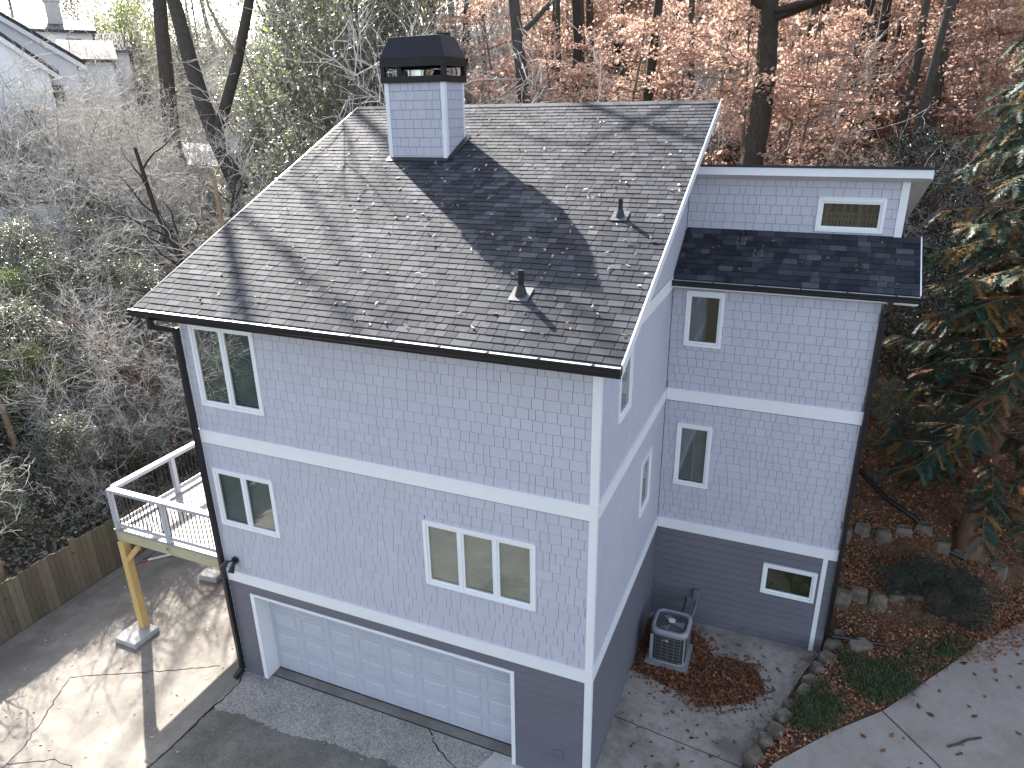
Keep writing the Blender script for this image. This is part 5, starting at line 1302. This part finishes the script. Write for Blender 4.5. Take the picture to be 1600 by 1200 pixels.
scatter('drive_leaves', 'scattered oak leaves on the side drive', 'fallen leaves', 150, (2.6, 9), (-1, 6.5), 'pileleaf', .13, 9, zf=flat0(.312), lift=.01, nb=(0, 0, 3), keep=lambda x, y: ~in_bed(x, y) & (x > stone_x(y) + .35) & (y < 1.2 * (x - 2) + .6))
scatter('patio_leaves', 'scattered leaves on the shaded side patio', 'fallen leaves', 110, (.1, 2.9), (0, 4.8), 'pileleaf', .09, 10, zf=flat0(.004), lift=.008, nb=(0, 0, 3), keep=lambda x, y: x < stone_x(y) - .3)
scatter('garage_leaves', 'tiny leaves and debris on the concrete before the garage', 'fallen leaves', 420, (-12.5, -1), (-5, 4), 'roofleaf', .06, 11, zf=flat0(.006), lift=.006, nb=(0, 0, 3), keep=lambda x, y: (y < 0) | (x < -7.5))
scatter('edge_dirt', 'dirt and moss along the foot of the stone edging', 'dirt', 2200, (2.2, 3.9), (1.2, 5.2), 'ivy', .035, 12, zf=flat0(.004), lift=.004, hsp=.03, keep=lambda x, y: (x < stone_x(y) - .1) & (x > stone_x(y) - .1 - .35 * np.abs(np.sin(y * 1.7 + .5)) ** 2 - .08))
# leaves on the roofs
r = np.random.default_rng(13); n = 330; x = r.uniform(XL + .2, XR - .1, n); y = r.beta(1.2, 1.5, n) * 6.6 - .2
keepm = ~((x > CH[0] - .1) & (x < CH[1] + .1) & (y > CH[2] - .1)); x, y = x[keepm], y[keepm]
V, F, t = leaves(np.stack([x, y, EV_Z + SL * (y - EV_Y) + .014], -1), .085, r, (0, -1.2, 2.6), .8, .42)
tag(link('roof_leaves', mesh_np('roof_leaves', V, F, 'roofleaf', t)), 'pale dry leaves scattered over the main roof', 'fallen leaves', None, 'stuff')
n = 30; x = r.uniform(.2, 4.0, n); y = r.uniform(4.85, 5.9, n); V, F, t = leaves(np.stack([x, y, wing_roof_z0 + WS * (y - wing_roof_y0) + .015], -1), .075, r, (0, -1.5, 2.4), .7, .5)
tag(link('wing_roof_leaves', mesh_np('wing_roof_leaves', V, F, 'pileleaf', t)), 'brown leaves scattered over the shaded wing roof', 'fallen leaves', None, 'stuff')

# ------------------------------------------------------------------ wires, netting, neighbours
def wire(a, b, sag, label):
    P = [(a[0] + (b[0] - a[0]) * t, a[1] + (b[1] - a[1]) * t, a[2] + (b[2] - a[2]) * t - sag * 4 * t * (1 - t)) for t in np.linspace(0, 1, 16)]
    tag(MB().path(P, .011, 5).build('overhead_wire', 'rubber'), label, 'wire')
wire((-7.5, 18.6, 12.55), (9.0, 11.6, 10.6), .18, 'upper dark overhead wire crossing in front of the wood')
wire((-7.5, 18.6, 12.2), (9.0, 11.6, 10.38), .22, 'lower overhead wire crossing in front of the wood')
for i, (x0_, y0_, x1_, y1_, lab) in enumerate(((-25.5, 9.0, -24.2, 10.5, 'torn orange netting strip at the far left of the bank'), (-21.8, 12.2, -20.6, 13.6, 'orange netting strip in the brush left of the ivy tree'), (-19.2, 15.2, -18.2, 16.4, 'red-orange netting strip in the brush near the roof edge'))):
    mb = MB(); n = 8
    for k in range(n):
        a = k / n; b = (k + 1) / n; xa, ya = x0_ + (x1_ - x0_) * a, y0_ + (y1_ - y0_) * a; xb, yb = x0_ + (x1_ - x0_) * b, y0_ + (y1_ - y0_) * b
        za, zb = T(xa, ya) + .9 + .12 * math.sin(k * 1.7), T(xb, yb) + .9 + .12 * math.sin((k + 1) * 1.7)
        for q in range(4): mb.bar((xa, ya, za + q * .07), (xb, yb, zb + q * .07), .012, .03)
        mb.bar((xa, ya, za), (xa, ya, za + .22), .012, .03)
    tag(mb.build('safety_netting', 'orange'), lab, 'netting')
x, y = ray_xy(768, 56); zb = 10.87 + 56 * .155
o_ = MB().hexa([(-.4, -.1, -.5), (.4, -.15, -.45), (.35, .1, -.5), (-.35, .1, -.45)], [(-.3, -.05, .45), (.42, -.1, .4), (.3, .1, .35), (-.25, .1, .5)]).build('tarp', 'blue'); o_.location = (x, y, T(x, y) + .6)
tag(o_, 'small blue tarp among the trees above the chimney', 'tarp')
def drape(name, pts, mat, label_kind='structure', lift=.06):
    P = np.array(pts); mb = MB(); n = 14; rows = []
    for a in np.linspace(0, 1, n):
        L = P[0] * (1 - a) + P[3] * a; Rr = P[1] * (1 - a) + P[2] * a; rows.append([L * (1 - b) + Rr * b for b in np.linspace(0, 1, n)])
    vs = [(q[0], q[1], T(q[0], q[1]) + lift) for row in rows for q in row]
    mb.add(vs, [(i * n + j, i * n + j + 1, (i + 1) * n + j + 1, (i + 1) * n + j) for i in range(n - 1) for j in range(n - 1)]); return struct(name, mb.build(name, mat))
def rp(u, d): return ray_xy(u, d)
drape('neighbour_drive', [rp(70, 36), rp(215, 36), rp(240, 41), rp(90, 41)], 'concwhite', lift=.25)
drape('neighbour_drive', [rp(180, 46), rp(345, 45), rp(350, 50), rp(190, 51)], 'concwhite', lift=.3)
def nb_house(u, dist, w_, dpt, base, eave, apex, label, ridge_along=False, wins=(), chim=None, turn=0.0):
    """white gabled house facing the camera; width w_ across the view"""
    cx, cy_ = ray_xy(u, dist); ang = math.atan2(CAM.x - cx, -(CAM.y - cy_)) + turn
    h = thing('neighbour_house', label, 'house', (cx, cy_, base)); h.rotation_euler = (0, 0, ang); e = eave - base; a = apex - base; hw = w_ / 2
    # local: x across, -y towards camera
    if not ridge_along:
        mb = MB(); mb.add([(-hw, 0, -2), (hw, 0, -2), (hw, 0, e), (0, 0, a), (-hw, 0, e), (-hw, dpt, -2), (hw, dpt, -2), (hw, dpt, e), (0, dpt, a), (-hw, dpt, e)], [(0, 1, 2, 3, 4), (9, 8, 7, 6, 5), (1, 6, 7, 2), (0, 4, 9, 5)])
        mb.build('wall', 'nwhite', h)
        sl_ = (a - e) / hw
        for s in (-1, 1):
            x1_, z1_ = s * (hw + .4), e - .4 * sl_
            q = [(0, -.35, a), (x1_, -.35, z1_), (x1_, dpt + .3, z1_), (0, dpt + .3, a)]
            if s > 0: q = q[::-1]
            mb = MB(); mb.hexa([(p[0], p[1], p[2] + .02) for p in q], [(p[0], p[1], p[2] + .22) for p in q]); mb.build('roof', 'nroof', h)
            q = [(0, -.33, a - .25), (x1_, -.33, z1_ - .25), (x1_, -.30, z1_ - .25), (0, -.30, a - .25)]
            mb = MB(); mb.hexa(q, [(p[0], p[1], p[2] + .26) for p in q]); mb.build('rake_board', 'trim', h)
    else:
        mb = MB(); mb.add([(-hw, 0, -2), (hw, 0, -2), (hw, dpt, -2), (-hw, dpt, -2), (-hw, 0, e), (hw, 0, e), (hw, dpt, e), (-hw, dpt, e), (-hw, dpt / 2, a), (hw, dpt / 2, a)], [(0, 1, 5, 4), (2, 3, 7, 6), (1, 2, 6, 9, 5), (3, 0, 4, 8, 7)]); mb.build('wall', 'nwhite', h)
        for (ya, za, yb, zb_) in ((-.4, e - .1, dpt / 2, a), (dpt + .4, e - .1, dpt / 2, a)):
            q = [(-hw - .3, ya, za), (hw + .3, ya, za), (hw + .3, yb, zb_), (-hw - .3, yb, zb_)]
            if ya > yb: q = q[::-1]
            mb = MB(); mb.hexa([(p[0], p[1], p[2] + .02) for p in q], [(p[0], p[1], p[2] + .2) for p in q]); mb.build('roof', 'nroof', h)
    for (wx, wz, ww_, wh) in wins:
        f = MB().box(wx - .08, wx + ww_ + .08, -.05, -.001, wz - .08, wz + wh + .08).build('window', 'trim', h); MB().box(wx, wx + ww_, -.06, -.051, wz, wz + wh).build('pane', 'glassdark', f)
    if chim: MB().box(chim[0], chim[0] + .9, chim[1], chim[1] + .9, e, chim[2] - base).box(chim[0] - .08, chim[0] + .98, chim[1] - .08, chim[1] + .98, chim[2] - base, chim[2] - base + .15).build('chimney', 'brick', h)
    return h
nb_house(12, 46, 6.6, 11, 9.0, 13.5, 15.75, 'white neighbouring house with long sloping gable, upper left', wins=((1.9, 2.2, .6, 1.1), (-.6, 2.6, .7, 1.1), (.9, .8, .6, .9)))
nb_house(-38, 43, 6.2, 2.6, 8.8, 12.95, 15.5, 'white front wing of the neighbouring house at the left edge', wins=((1.7, 1.4, .6, .9),))
nb_house(106, 60, 4.4, 8, 11.0, 16.0, 16.9, 'white house with chimney behind the long gable', True, wins=((.6, 4.2, .9, .4),), chim=(-.2, 2, 18.0))
nb_house(150, 54, 2.6, 6, 10.5, 13.9, 15.1, 'small white house with low dark roof beside the long gable', True)
nb_house(184, 61, 2.4, 7, 10.5, 14.9, 16.3, 'dark-roofed far house right of the white houses', True)
# shed at the left edge
x, y = ray_xy(8, 34); sh_ = thing('garden_shed', 'small white shed showing at the left edge of the bank', 'shed', (x, y, T(x, y))); sh_.rotation_euler = (0, 0, .95)
MB().box(-1.2, 1.2, -.8, .8, -.4, 2.0).build('wall', 'nwhite', sh_); MB().hexa([(-1.35, -.95, 2.0), (1.35, -.95, 2.0), (1.35, .95, 2.3), (-1.35, .95, 2.3)], [(-1.35, -.95, 2.08), (1.35, -.95, 2.08), (1.35, .95, 2.38), (-1.35, .95, 2.38)]).build('roof', 'nroof', sh_)
